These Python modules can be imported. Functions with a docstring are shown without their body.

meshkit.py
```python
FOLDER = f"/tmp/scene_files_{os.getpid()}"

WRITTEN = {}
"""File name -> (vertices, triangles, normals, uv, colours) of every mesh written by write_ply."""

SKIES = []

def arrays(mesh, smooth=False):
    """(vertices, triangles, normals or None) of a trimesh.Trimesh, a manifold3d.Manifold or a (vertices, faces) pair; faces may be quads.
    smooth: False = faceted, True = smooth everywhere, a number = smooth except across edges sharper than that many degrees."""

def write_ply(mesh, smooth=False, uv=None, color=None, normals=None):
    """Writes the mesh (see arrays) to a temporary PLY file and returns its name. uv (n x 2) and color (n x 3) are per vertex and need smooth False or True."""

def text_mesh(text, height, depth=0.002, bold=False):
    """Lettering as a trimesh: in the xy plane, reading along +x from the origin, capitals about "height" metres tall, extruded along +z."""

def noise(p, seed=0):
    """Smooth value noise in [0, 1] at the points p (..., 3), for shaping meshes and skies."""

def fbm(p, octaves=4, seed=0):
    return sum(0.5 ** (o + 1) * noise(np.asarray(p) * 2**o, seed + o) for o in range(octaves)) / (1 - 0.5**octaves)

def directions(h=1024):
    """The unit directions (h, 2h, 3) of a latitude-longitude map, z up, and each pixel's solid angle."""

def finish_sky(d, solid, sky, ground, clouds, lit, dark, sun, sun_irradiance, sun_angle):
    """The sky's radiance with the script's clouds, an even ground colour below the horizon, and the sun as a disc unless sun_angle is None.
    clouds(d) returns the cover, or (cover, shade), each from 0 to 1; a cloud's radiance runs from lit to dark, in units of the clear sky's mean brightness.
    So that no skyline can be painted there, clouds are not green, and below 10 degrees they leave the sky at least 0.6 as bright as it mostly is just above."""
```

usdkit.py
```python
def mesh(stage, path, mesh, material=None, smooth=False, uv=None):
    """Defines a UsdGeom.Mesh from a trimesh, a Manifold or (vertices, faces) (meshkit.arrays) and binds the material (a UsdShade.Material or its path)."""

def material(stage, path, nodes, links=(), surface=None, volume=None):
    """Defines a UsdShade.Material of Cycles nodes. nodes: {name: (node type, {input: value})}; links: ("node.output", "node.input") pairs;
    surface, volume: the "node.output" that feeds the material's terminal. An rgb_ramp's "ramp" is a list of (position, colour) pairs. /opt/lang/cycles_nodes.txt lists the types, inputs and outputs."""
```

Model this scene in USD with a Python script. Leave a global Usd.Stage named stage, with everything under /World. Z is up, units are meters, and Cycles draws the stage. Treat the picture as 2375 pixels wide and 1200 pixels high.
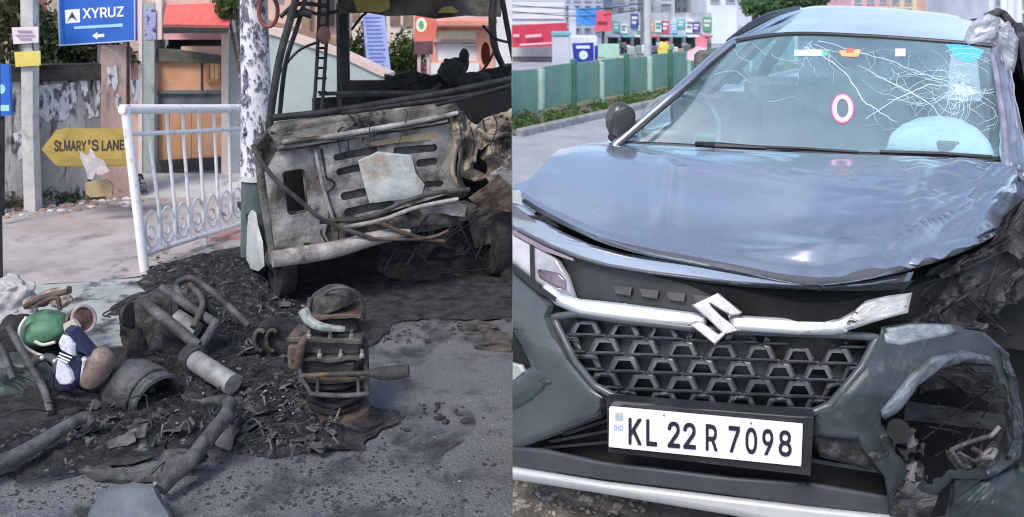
import math, random
import numpy as np, trimesh, usdkit, meshkit, shapely
from meshkit import fbm, noise
from pxr import Usd, UsdGeom, UsdLux, UsdShade, Sdf, Gf, Vt
from shapely.geometry import Polygon, Point, LineString, box as sbox
from shapely.ops import unary_union

# ------------------------------------------------------------------ camera, sky, sun
F, EYE, HOR, CX = 2000.0, 1.6, 10.0, 1187.5
SUN_EL, SUN_AZ = math.radians(52), math.radians(-150)      # direction towards the sun: atan2(x, y)
SKY_STRENGTH, SUN_INT, SUN_ANGLE, EXPOSURE = 0.145, 0.50, 20.0, 0.68

stage = Usd.Stage.CreateInMemory()
UsdGeom.SetStageUpAxis(stage, UsdGeom.Tokens.z)
UsdGeom.SetStageMetersPerUnit(stage, 1.0)
UsdGeom.Xform.Define(stage, '/World')
UsdGeom.Scope.Define(stage, '/World/Looks')
cam = UsdGeom.Camera.Define(stage, '/World/camera')
cam.AddTranslateOp().Set(Gf.Vec3d(0, 0, EYE))
cam.AddRotateXOp().Set(90.0)
cam.CreateHorizontalApertureAttr(36.0)
cam.CreateVerticalApertureAttr(36.0 * 1200 / 2375)
cam.CreateFocalLengthAttr(36.0 * F / 2375)
cam.CreateVerticalApertureOffsetAttr(-36.0 * (600 - HOR) / 2375)
cam.CreateClippingRangeAttr(Gf.Vec2f(0.05, 500))
cam.CreateExposureAttr(EXPOSURE)
cam.CreateFStopAttr(4.5); cam.CreateFocusDistanceAttr(3.1)

sky = UsdLux.DomeLight.Define(stage, '/World/sky')
sky.CreateIntensityAttr(1.0)
skym = usdkit.material(stage, '/World/Looks/sky_look', {
    'sk': ('sky_texture', {'sky_type': 'single_scattering', 'sun_disc': False, 'sun_elevation': SUN_EL, 'sun_rotation': SUN_AZ, 'aerosol_density': 1.6}),
    'co': ('texture_coordinate', {}),
    'no': ('noise_texture', {'scale': 2.6, 'detail': 5.0, 'roughness': 0.55}),
    'ra': ('rgb_ramp', {'ramp': [(0.46, (0, 0, 0)), (0.70, (0.75, 0.75, 0.75))]}),
    'mx': ('mix_color', {'b': (4.3, 4.9, 5.9), 'use_clamp': False}),
    'bg': ('background_shader', {'strength': SKY_STRENGTH})},
    [('co.generated', 'no.vector'), ('no.fac', 'ra.fac'), ('ra.color', 'mx.fac'), ('sk.color', 'mx.a'), ('mx.result', 'bg.color')], surface='bg.background')
UsdShade.MaterialBindingAPI.Apply(sky.GetPrim()).Bind(skym)
sky.GetPrim().SetCustomDataByKey('kind', 'structure')
sun = UsdLux.DistantLight.Define(stage, '/World/sun')
sun.CreateIntensityAttr(SUN_INT); sun.CreateAngleAttr(SUN_ANGLE); sun.CreateColorAttr(Gf.Vec3f(1, .93, .83))
sun.CreateNormalizeAttr(True)
_d = Gf.Vec3d(math.sin(SUN_AZ) * math.cos(SUN_EL), math.cos(SUN_AZ) * math.cos(SUN_EL), math.sin(SUN_EL))
sun.AddTransformOp().Set(Gf.Matrix4d().SetRotate(Gf.Rotation(Gf.Vec3d(0, 0, 1), _d)))

# ------------------------------------------------------------------ materials
_mats = {}
def mat(name, c1, c2=None, rough=.6, metal=0., scale=6., lo=.35, hi=.65, bump=0., bscale=None, coat=0., c3=None, s3=14., lo3=.6, hi3=.66, stretch=(1, 1, 1), spec=.5, detail=6.):
    """two tones broken up by noise, optional third tone as patches, fine relief"""
    if name in _mats: return _mats[name]
    c2 = c2 or tuple(min(1, x * 1.25 + .004) for x in c1)
    n = {'co': ('texture_coordinate', {}), 'mp': ('mapping', {'scale': stretch}),
         'no': ('noise_texture', {'scale': scale, 'detail': detail, 'roughness': .6}),
         'ra': ('rgb_ramp', {'ramp': [(lo, c1), (hi, c2)]}),
         'p': ('principled_bsdf', {'roughness': rough, 'metallic': metal, 'coat_weight': coat, 'specular_ior_level': spec})}
    l = [('co.object', 'mp.vector'), ('mp.vector', 'no.vector'), ('no.fac', 'ra.fac')]
    out = 'ra.color'
    if c3:
        n['n3'] = ('noise_texture', {'scale': s3, 'detail': 5.0, 'roughness': .62})
        n['r3'] = ('rgb_ramp', {'ramp': [(lo3, (0, 0, 0)), (hi3, (1, 1, 1))]})
        n['m3'] = ('mix_color', {'b': c3})
        l += [('mp.vector', 'n3.vector'), ('n3.fac', 'r3.fac'), ('r3.color', 'm3.fac'), (out, 'm3.a')]
        out = 'm3.result'
    l.append((out, 'p.base_color'))
    if bump:
        n['nb'] = ('noise_texture', {'scale': bscale or scale * 6, 'detail': 6.0, 'roughness': .65})
        n['bu'] = ('bump', {'strength': bump, 'distance': .02})
        l += [('co.object', 'nb.vector'), ('nb.fac', 'bu.height'), ('bu.normal', 'p.normal')]
    _mats[name] = usdkit.material(stage, '/World/Looks/' + name, n, l, surface='p.BSDF')
    return _mats[name]

M = {}
def glassy(name, tint, mixd, dust=0., dcol=(.5, .6, .62), rough=.02):
    n = {'t': ('transparent_bsdf', {'color': tint}), 'g': ('glossy_bsdf', {'color': (1, 1, 1), 'roughness': rough}), 'f': ('fresnel', {'IOR': 1.5}),
         'fm': ('math', {'math_type': 'multiply_add', 'value2': 1.0, 'value3': mixd, 'use_clamp': True}),
         'm': ('mix_closure', {}), 'd': ('diffuse_bsdf', {'color': dcol}), 'co': ('texture_coordinate', {}),
         'no': ('noise_texture', {'scale': 2.2, 'detail': 6.0, 'distortion': 1.0}), 'r': ('map_range', {'from_min': .3, 'from_max': .75, 'to_min': dust * .45, 'to_max': dust * 1.5}),
         'm2': ('mix_closure', {})}
    return usdkit.material(stage, '/World/Looks/' + name, n, [('f.fac', 'fm.value1'), ('fm.value', 'm.fac'), ('t.BSDF', 'm.closure1'), ('g.BSDF', 'm.closure2'), ('co.object', 'no.vector'), ('no.fac', 'r.value'),
        ('r.result', 'm2.fac'), ('m.closure', 'm2.closure1'), ('d.BSDF', 'm2.closure2')], surface='m2.closure')

def leafmat(name, c1, c2):
    n = {'g': ('geometry', {}), 'ra': ('rgb_ramp', {'ramp': [(0, c1), (1, c2)]}), 'd': ('principled_bsdf', {'roughness': .55}), 't': ('translucent_bsdf', {}), 'm': ('mix_closure', {'fac': .3})}
    return usdkit.material(stage, '/World/Looks/' + name, n, [('g.random_per_island', 'ra.fac'), ('ra.color', 'd.base_color'), ('ra.color', 't.color'), ('d.BSDF', 'm.closure1'), ('t.BSDF', 'm.closure2')], surface='m.closure')

# ------------------------------------------------------------------ geometry helpers
def ex(x): return np.asarray(x, float)[..., None]
def ray(px, py):
    px, py = np.broadcast_arrays(np.asarray(px, float), np.asarray(py, float)); return np.stack([(px - CX) / F, np.ones_like(px), -(py - HOR) / F], -1)
def P(px, py, Y): return ray(px, py) * ex(Y) + [0, 0, EYE]
def G(px, py, z=0.): return ray(px, py) * ((EYE - z) * F / (py - HOR)) + [0, 0, EYE]
EYEP = np.array([0, 0, EYE])
def planeY(Y): return lambda px, py, off=0.: P(px, py, Y) - np.array([0, 1., 0]) * ex(off)
def plane(p0, nrm):
    p0, nrm = np.asarray(p0, float), np.asarray(nrm, float) / np.linalg.norm(nrm)
    if nrm @ (EYEP - p0) < 0: nrm = -nrm
    def f(px, py, off=0.):
        r = ray(px, py)
        return EYEP + r * ex(((p0 - EYEP) @ nrm) / (r @ nrm)) + nrm * ex(off)
    return f
def plane3(a, b, c): return plane(a, np.cross(np.subtract(b, a), np.subtract(c, a)))

def cat(ms): return trimesh.util.concatenate([m for m in ms if m is not None and len(m.faces)])
def cm(pts, n=6):
    """smooth curve through the points"""
    p = np.asarray(pts, float)
    if len(p) < 3: return np.array([p[0] + (p[-1] - p[0]) * t for t in np.linspace(0, 1, n + 1)])
    q = np.vstack([2 * p[0] - p[1], p, 2 * p[-1] - p[-2]]); out = []
    for i in range(1, len(q) - 2):
        for t in np.linspace(0, 1, n, endpoint=False):
            a, b, c, d = q[i - 1:i + 3]
            out.append(.5 * (2 * b + (c - a) * t + (2 * a - 5 * b + 4 * c - d) * t * t + (3 * b - a - 3 * c + d) * t ** 3))
    out.append(q[-2]); return np.array(out)
def tube(pts, r, sides=10, smooth=0, closed=False, flat=1.):
    p = cm(pts, smooth) if smooth else np.asarray(pts, float)
    n = len(p); r = np.interp(np.linspace(0, 1, n), np.linspace(0, 1, np.size(r)), np.atleast_1d(r))
    t = np.gradient(p, axis=0)
    if closed: t = np.roll(p, -1, 0) - np.roll(p, 1, 0)
    t /= np.linalg.norm(t, axis=1, keepdims=True) + 1e-12
    a = np.cross(t[0], [0, 0, 1.]) if abs(t[0][2]) < .9 else np.cross(t[0], [1., 0, 0]); A = []
    for k in range(n):
        a = a - t[k] * (a @ t[k]); a /= np.linalg.norm(a) + 1e-12; A.append(a)
    A = np.array(A); B = np.cross(t, A); an = np.arange(sides) * 2 * np.pi / sides
    v = (p[:, None] + r[:, None, None] * (np.cos(an)[None, :, None] * A[:, None] + flat * np.sin(an)[None, :, None] * B[:, None])).reshape(-1, 3)
    f = []
    for i in range(n if closed else n - 1):
        for j in range(sides):
            i2 = (i + 1) % n; j2 = (j + 1) % sides
            f += [[i * sides + j, i * sides + j2, i2 * sides + j2], [i * sides + j, i2 * sides + j2, i2 * sides + j]]
    if not closed:
        v = np.vstack([v, p[0], p[-1]]); c0, c1 = len(v) - 2, len(v) - 1
        for j in range(sides):
            j2 = (j + 1) % sides
            f += [[c0, j2, j], [c1, (n - 1) * sides + j, (n - 1) * sides + j2]]
    return trimesh.Trimesh(v, f, process=False)
def grid(pts, thick=0., dirn=None):
    """surface over a (rows, cols, 3) array; with thickness it is closed"""
    p = np.asarray(pts, float); R, C = p.shape[:2]
    ii, jj = np.meshgrid(np.arange(R - 1), np.arange(C - 1), indexing='ij'); a = (ii * C + jj).ravel()
    f = np.vstack([np.c_[a, a + 1, a + C + 1], np.c_[a, a + C + 1, a + C]])
    v = p.reshape(-1, 3)
    if not thick: return trimesh.Trimesh(v, f, process=False)
    if dirn is None:
        dirn = np.array(trimesh.Trimesh(v, f, process=False).vertex_normals)
    w = v - np.asarray(dirn) * thick; n = len(v)
    ring = list(range(C)) + [C * i + C - 1 for i in range(1, R)] + [C * (R - 1) + j for j in range(C - 2, -1, -1)] + [C * i for i in range(R - 2, 0, -1)]
    s = []
    for k in range(len(ring)):
        i, j = ring[k], ring[(k + 1) % len(ring)]
        s += [[j, i, i + n], [j, i + n, j + n]]
    return trimesh.Trimesh(np.vstack([v, w]), np.vstack([f, f[:, ::-1] + n, s]), process=False)
def patch(poly, mapf, thick=.01, off=0., step=None, pillow=None, holes=(), rough=None, dens=None):
    """an outline laid on a surface in space (mapf: point, offset along its normal), with thickness and rounded rim"""
    pg = poly if hasattr(poly, 'geom_type') else Polygon(poly, holes)
    if not pg.is_valid: pg = pg.buffer(0)
    if pg.geom_type != 'Polygon':
        return cat([patch(g, mapf, thick, off, step, pillow, rough=rough) for g in pg.geoms if g.geom_type == 'Polygon' and g.area > 1])
    if step: pg = pg.segmentize(step)
    v, f = trimesh.creation.triangulate_polygon(pg, engine='earcut')
    if step:
        v3, f = trimesh.remesh.subdivide_to_size(np.c_[v, np.zeros(len(v))], f, step * 1.6, max_iter=14); v = v3[:, :2]
        m2 = trimesh.Trimesh(np.c_[v, np.zeros(len(v))], f, process=True); v, f = np.array(m2.vertices)[:, :2], np.array(m2.faces)
    o = np.full(len(v), off, float)
    if pillow:
        r, d = pillow
        dist = shapely.distance(pg.exterior, shapely.points(v)); k = np.clip(dist / r, 0, 1)
        o = off - d + d * np.sqrt(np.clip(1 - (1 - k) ** 2, 0, 1))
    if rough:
        amp, sc, seed = rough
        o = o + amp * (fbm(np.c_[v * sc, np.full(len(v), seed)], 4, seed) - .5) * 2
    a = mapf(v[:, 0], v[:, 1], o); b = mapf(v[:, 0], v[:, 1], np.full(len(v), off - thick))
    nrm = np.cross(a[f[:, 1]] - a[f[:, 0]], a[f[:, 2]] - a[f[:, 0]]).sum(0)
    if nrm @ (EYEP - a.mean(0)) < 0: f = f[:, ::-1]
    e = np.sort(np.vstack([f[:, [0, 1]], f[:, [1, 2]], f[:, [2, 0]]]), axis=1); E2 = np.vstack([f[:, [0, 1]], f[:, [1, 2]], f[:, [2, 0]]])
    _, idx, cnt = np.unique(e, axis=0, return_index=True, return_counts=True)
    be = E2[idx[cnt == 1]]; n = len(a)
    s = np.vstack([np.c_[be[:, 1], be[:, 0], be[:, 0] + n], np.c_[be[:, 1], be[:, 0] + n, be[:, 1] + n]])
    return trimesh.Trimesh(np.vstack([a, b]), np.vstack([f, f[:, ::-1] + n, s]), process=False)
def rect(x0, y0, x1, y1): return [(x0, y0), (x1, y0), (x1, y1), (x0, y1)]
def cbox(lo, hi, ch=.006, rz=0., rx=0., ry=0.):
    lo, hi = np.asarray(lo, float), np.asarray(hi, float); c = (lo + hi) / 2; h = (hi - lo) / 2; ch = min(ch, h.min() * .45); pts = []
    for s in np.array(np.meshgrid([-1, 1], [-1, 1], [-1, 1])).T.reshape(-1, 3):
        for k in range(3):
            d = np.full(3, ch); d[k] = 0; pts.append(s * (h - d))
    m = trimesh.convex.convex_hull(np.array(pts))
    for ang, ax in ((rx, [1, 0, 0]), (ry, [0, 1, 0]), (rz, [0, 0, 1])):
        if ang: m.apply_transform(trimesh.transformations.rotation_matrix(ang, ax))
    m.apply_translation(c); return m
def lathe(prof, c, axis=(0, 0, 1), n=28):
    m = trimesh.creation.revolve(np.asarray(prof, float), sections=n)
    m.apply_transform(trimesh.geometry.align_vectors([0, 0, 1], np.asarray(axis, float))); m.apply_translation(c); return m
def blob(c, rad, seed=0, amp=.25, sub=2, freq=2.2):
    m = trimesh.creation.icosphere(sub); v = np.array(m.vertices)
    v *= (1 + amp * 2 * (fbm(v * freq + seed * 7.3, 3, seed) - .5))[:, None]
    m.vertices = v * np.asarray(rad) + np.asarray(c); return m
def crumple(m, amp, sc, seed=0, size=.04):
    v, f = trimesh.remesh.subdivide_to_size(m.vertices, m.faces, size, max_iter=12)
    m = trimesh.Trimesh(v, f, process=True); v = np.array(m.vertices)
    d = np.stack([fbm(v * sc + 11 * k, 3, seed + k) - .5 for k in range(3)], 1)
    m.vertices = v + d * 2 * amp; return m
def text_on(text, q, mapf, off=0., th=.002, bold=True):
    """lettering laid between four corners TL, TR, BR, BL on a surface"""
    m = meshkit.text_mesh(text, 1.0, 1.0, bold); v = np.array(m.vertices); lo, hi = v.min(0), v.max(0); s = (v - lo) / (hi - lo)
    q = np.asarray(q, float); a, b = s[:, :1], 1 - s[:, 1:2]
    px = (q[0] * (1 - a) + q[1] * a) * (1 - b) + (q[3] * (1 - a) + q[2] * a) * b
    return trimesh.Trimesh(mapf(px[:, 0], px[:, 1], off + th * s[:, 2]), m.faces, process=False)
def leaves(c, rad, n, size, seed, clumps=14):
    rg = np.random.default_rng(seed); cc = rg.normal(size=(clumps, 3)); cc /= np.linalg.norm(cc, axis=1, keepdims=True); cc *= rg.uniform(.35, 1, (clumps, 1))
    p = cc[rg.integers(0, clumps, n)] + rg.normal(size=(n, 3)) * .24; p = p * np.asarray(rad) + np.asarray(c)
    a = rg.normal(size=(n, 3)); a /= np.linalg.norm(a, axis=1, keepdims=True); b = np.cross(a, rg.normal(size=(n, 3))); b /= np.linalg.norm(b, axis=1, keepdims=True)
    s = size * rg.uniform(.6, 1.4, (n, 1))
    v = np.stack([p - a * s, p + b * s * .45, p + a * s, p - b * s * .45], 1).reshape(-1, 3); k = np.arange(n)[:, None] * 4
    return trimesh.Trimesh(v, np.vstack([k + [0, 1, 2], k + [0, 2, 3]]), process=False)

# ------------------------------------------------------------------ scene graph helpers
SIDE = 0        # -1: the street on the left, +1: the street on the right
_used = {}
def numbered(path):
    k = _used.get(path, 0); _used[path] = k + 1
    return path if k == 0 else f'{path}_{k:03d}'
def data(prim, label=None, category=None, group=None, kind=None):
    for k, v in (('label', label), ('category', category), ('group', group), ('kind', kind)):
        if v: prim.SetCustomDataByKey(k, v)
_base = {}
def thing(name, label, category, base, group=None, kind=None):
    x = UsdGeom.Xform.Define(stage, numbered('/World/' + name)); b = np.round(np.asarray(base, float), 4); x.AddTranslateOp().Set(Gf.Vec3d(*map(float, b)))
    _base[x.GetPrim().GetPath()] = b; data(x.GetPrim(), label, category, group, kind); return x.GetPrim()
def clip(m):
    if SIDE == 0: return m
    x = m.vertices[:, 0] * SIDE
    if x.min() >= .002: return m
    if x.max() <= .002: return None
    r = trimesh.intersections.slice_mesh_plane(m, [SIDE, 0, 0], [.002 * SIDE, 0, 0], cap=False)
    return r if len(r.faces) else None
def obj(name, m, material, parent=None, smooth=35, label=None, category=None, group=None, kind=None):
    if isinstance(m, (list, tuple)): m = cat(m)
    m = clip(m)
    if m is None: return parent
    if parent is None:
        b = np.array([m.vertices[:, 0].mean(), m.vertices[:, 1].mean(), m.vertices[:, 2].min()]); path = numbered('/World/' + name)
    else:
        b = _base[parent.GetPath()]; path = numbered(f'{parent.GetPath()}/{name}')
    q = trimesh.Trimesh(m.vertices - b, m.faces, process=False)
    if smooth: q.merge_vertices()
    g = usdkit.mesh(stage, path, q, material, smooth=smooth)
    if parent is None: g.AddTranslateOp().Set(Gf.Vec3d(*map(float, b)))
    _base[g.GetPrim().GetPath()] = b
    data(g.GetPrim(), label, category, group, kind); return g.GetPrim()
rng = np.random.default_rng(7)

# common looks
white_paint = mat('white_paint', (.72, .71, .74), (.80, .79, .82), rough=.45, scale=9, c3=(.34, .27, .22), s3=9, lo3=.56, hi3=.70, bump=.1)
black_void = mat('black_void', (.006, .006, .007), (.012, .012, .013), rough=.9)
char = mat('char', (.008, .008, .009), (.03, .03, .032), rough=.85, scale=20, bump=.8, bscale=60)
burnt = mat('burnt_metal', (.03, .03, .032), (.11, .105, .10), rough=.65, metal=.35, scale=9, bump=.4, bscale=40, c3=(.16, .09, .055), s3=6, lo3=.58, hi3=.7)
burnt_dark = mat('burnt_dark', (.012, .012, .014), (.045, .045, .048), rough=.6, metal=.4, scale=10, bump=.3)

# ================================================================== GROUND
def ragged(poly, amp, seed, step=.08):
    """a ground outline (metres) with a torn edge"""
    p = np.array(Polygon(poly).segmentize(step).exterior.coords)[:-1]
    o = np.full(len(p), float(seed)); d = np.stack([fbm(np.c_[p * 3, o], 5) - .5, fbm(np.c_[p[:, :1] * 3 + 50, p[:, 1:] * 3, o], 5) - .5], 1)
    return Polygon(p + d * amp * 4).buffer(0)
def sheet(pg, z):
    pgs = getattr(pg, 'geoms', [pg]); out = []
    for g in pgs:
        v, f = trimesh.creation.triangulate_polygon(g, engine='earcut'); out.append(trimesh.Trimesh(np.c_[v, np.full(len(v), z)], f, process=False))
    m = cat(out)
    if m.face_normals[:, 2].mean() < 0: m.invert()
    return m
def gp(pts): return [tuple(G(x, y)[:2]) for x, y in pts]
asphalt = usdkit.material(stage, '/World/Looks/asphalt', {
    'co': ('texture_coordinate', {}), 'n1': ('noise_texture', {'scale': 1.1, 'detail': 8.0, 'roughness': .65}), 'r1': ('rgb_ramp', {'ramp': [(.3, (.082, .085, .096)), (.7, (.15, .152, .166))]}),
    'v': ('voronoi_texture', {'scale': 110.0}), 'rv': ('rgb_ramp', {'ramp': [(0, (.72, .72, .72)), (.5, (1.0, 1.0, 1.0)), (1, (1.22, 1.21, 1.2))]}), 'mu': ('mix_color', {'blend_type': 'multiply', 'fac': .8, 'use_clamp': False}),
    'n2': ('noise_texture', {'scale': 4.0, 'detail': 6.0, 'roughness': .7}), 'r2': ('rgb_ramp', {'ramp': [(.52, (0, 0, 0)), (.66, (.85, .85, .85))]}), 'mx': ('mix_color', {'b': (.03, .031, .036)}),
    'bu': ('bump', {'strength': .5, 'distance': .008}), 'p': ('principled_bsdf', {'roughness': .72})},
    [('co.object', 'n1.vector'), ('co.object', 'v.vector'), ('co.object', 'n2.vector'), ('n1.fac', 'r1.fac'), ('v.distance', 'rv.fac'), ('r1.color', 'mu.a'), ('rv.color', 'mu.b'), ('n2.fac', 'r2.fac'), ('r2.color', 'mx.fac'),
     ('mu.result', 'mx.a'), ('mx.result', 'p.base_color'), ('v.distance', 'bu.height'), ('bu.normal', 'p.normal')], surface='p.BSDF')
obj('ground', sheet(Polygon([(-150, -60), (150, -60), (150, 250), (-150, 250)]), 0), asphalt, kind='structure', smooth=False)
SIDE = -1
m_drive = mat('driveway_concrete', (.27, .235, .235), (.40, .36, .355), rough=.85, scale=2.2, bump=.35, bscale=50, c3=(.17, .15, .15), s3=3, lo3=.55, hi3=.72)
obj('driveway', sheet(ragged(gp([(-700, 520), (0, 500), (200, 470), (330, 452), (560, 440), (760, 440), (760, 560), (600, 565), (480, 590), (330, 640), (250, 655), (100, 660), (-100, 700), (-700, 700)]), .03, 1), .004), m_drive, kind='structure', smooth=False)
m_patch = mat('grey_concrete', (.25, .27, .27), (.36, .385, .38), rough=.85, scale=3.5, bump=.3, bscale=60, c3=(.13, .14, .15), s3=5, lo3=.6, hi3=.72)
obj('concrete_apron', sheet(ragged(gp([(-400, 720), (70, 665), (250, 652), (400, 646), (400, 690), (300, 740), (270, 860), (-400, 900)]), .03, 5), .008), m_patch, kind='structure', smooth=False)
def sooty(name, c1, c2, lo, hi, sc):
    return usdkit.material(stage, '/World/Looks/' + name, {'co': ('texture_coordinate', {}), 'n': ('noise_texture', {'scale': sc, 'detail': 8.0, 'roughness': .68}), 'r': ('rgb_ramp', {'ramp': [(lo, (0, 0, 0)), (hi, (1, 1, 1))]}),
        'n2': ('noise_texture', {'scale': 14.0, 'detail': 8.0, 'roughness': .7}), 'r2': ('rgb_ramp', {'ramp': [(.36, c1), (.66, c2)]}), 'bu': ('bump', {'strength': .9, 'distance': .02}), 'p': ('principled_bsdf', {'roughness': .95, 'specular_ior_level': .2}), 't': ('transparent_bsdf', {}), 'm': ('mix_closure', {})},
        [('co.object', 'n.vector'), ('co.object', 'n2.vector'), ('n.fac', 'r.fac'), ('n2.fac', 'r2.fac'), ('r2.color', 'p.base_color'), ('n2.fac', 'bu.height'), ('bu.normal', 'p.normal'), ('r.color', 'm.fac'), ('t.BSDF', 'm.closure1'), ('p.BSDF', 'm.closure2')], surface='m.closure')
m_soot = sooty('soot', (.012, .012, .015), (.062, .062, .068), .27, .46, 3.2)
m_soot2 = sooty('thin_soot', (.02, .02, .024), (.07, .07, .078), .50, .66, 4.5)
soot = [ragged(gp([(330, 650), (480, 585), (600, 565), (760, 540), (1300, 520), (1300, 742), (1100, 752), (920, 770), (700, 850), (560, 900), (380, 880), (300, 770)]), .13, 9, .03),
        ragged(gp([(-300, 870), (130, 840), (300, 830), (560, 830), (830, 900), (850, 985), (770, 1060), (600, 1075), (420, 1050), (190, 1100), (-60, 1160), (-300, 1200)]), .11, 12, .03)]
obj('soot_layer', sheet(unary_union(soot).buffer(0), .012), m_soot, kind='structure', smooth=False)
obj('thin_soot_layer', sheet(unary_union([g.buffer(.28) for g in soot] + [ragged(gp([(150, 1090), (700, 1060), (1050, 1120), (1100, 1230), (100, 1230)]), .08, 19)]).buffer(0), .0095), m_soot2, kind='structure', smooth=False)

# charred crumbs and flakes
def crumbs(n, sampler, smin, smax, seed, flat=.55, z0=.0):
    rg = np.random.default_rng(seed); base = trimesh.creation.icosahedron(); out_v, out_f = [], []
    bv, bf = np.array(base.vertices), np.array(base.faces)
    for k in range(n):
        x, y = sampler(rg); s = smin + (smax - smin) * rg.random() ** 3
        a = rg.random() * 6.28; v = bv * rg.uniform(.5, 1.2, (12, 1)) * s * [rg.uniform(.8, 1.8), 1, flat]
        c, q = math.cos(a), math.sin(a); v = np.c_[v[:, 0] * c - v[:, 1] * q, v[:, 0] * q + v[:, 1] * c, v[:, 2] + s * flat * .6 + z0] + [x, y, 0]
        out_v.append(v); out_f.append(bf + 12 * k)
    return trimesh.Trimesh(np.vstack(out_v), np.vstack(out_f), process=False)
def in_px(x0, y0, x1, y1): return lambda rg: G(rg.uniform(x0, x1), rg.uniform(y0, y1))[:2]
def near_px(pts):
    return lambda rg: (lambda p: G(rg.normal(p[0], p[2]), max(420, rg.normal(p[1], p[3])))[:2])(pts[rg.integers(len(pts))])
cl = [crumbs(1500, near_px([(280, 1130, 120, 25), (500, 1100, 110, 25), (720, 1090, 90, 30), (760, 1150, 90, 22), (900, 1170, 110, 18), (880, 1060, 90, 30), (600, 1160, 120, 20), (100, 1160, 90, 25)]), .0015, .009, 3, .28),
      crumbs(150, in_px(560, 960, 1180, 1195), .003, .009, 4, .5),
      crumbs(60, near_px([(890, 972, 18, 6), (925, 970, 12, 5), (1018, 975, 9, 4), (960, 790, 40, 10), (1010, 960, 40, 20)]), .006, .02, 5, .6),
      crumbs(900, in_px(330, 600, 700, 860), .003, .017, 6, .5, .01), crumbs(160, in_px(690, 690, 1180, 790), .004, .018, 8, .5), crumbs(60, in_px(60, 520, 560, 700), .003, .008, 9, .5)]
obj('charred_crumbs', cl, mat('crumb', (.012, .012, .014), (.05, .05, .055), rough=.9, scale=30), smooth=False, kind='stuff', label='black charred crumbs and flakes strewn over the asphalt', category='debris')
m_chip = mat('pale_chip', (.16, .155, .15), (.30, .29, .28), rough=.8, scale=25)
obj('pale_crumbs', [crumbs(170, in_px(380, 590, 720, 760), .003, .014, 31, .6, .012), crumbs(60, in_px(250, 820, 800, 1040), .003, .008, 32, .6, .05), crumbs(90, in_px(880, 800, 1180, 1190), .002, .005, 33)], m_chip, smooth=False, kind='stuff', label='pale chips of glass and ash lying among the soot', category='debris')

def mound(name, poly_px, h, seed, label, n=150):
    pg = ragged(gp(poly_px), .05, seed); x0, y0, x1, y1 = pg.bounds
    xs, ys = np.meshgrid(np.linspace(x0, x1, n), np.linspace(y0, y1, n)); pts = np.c_[xs.ravel(), ys.ravel()]
    d = shapely.distance(pg.exterior, shapely.points(pts)); ins = shapely.contains(pg, shapely.points(pts)); k = np.clip(d / .22, 0, 1) ** .7 * ins
    q = np.c_[pts * 9, np.full(len(pts), seed)]
    z = .005 + k * h * (.25 + 1.3 * np.abs(fbm(q, 5, seed) - .35)) + k ** .5 * .035 * np.abs(noise(np.c_[pts * 60, np.zeros(len(pts))], seed) - .5) + k * .05 * np.maximum(0, noise(np.c_[pts * 22, np.zeros(len(pts))], seed + 3) - .6)
    z[~ins] = -.02
    return obj(name, grid(np.c_[pts, z].reshape(n, n, 3)), m_ash, smooth=25, kind='stuff', label=label, category='ash')
m_ash = mat('ash', (.014, .014, .017), (.048, .05, .058), rough=.95, scale=16, bump=1.0, bscale=70, c3=(.17, .17, .175), s3=30, lo3=.57, hi3=.68, spec=.2, detail=10.)
mound('ash_heap', [(530, 880), (600, 848), (700, 858), (786, 940), (778, 1046), (640, 1062), (520, 1040)], .085, 27, 'lumpy black ash heap at the foot of the upright engine')
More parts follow.
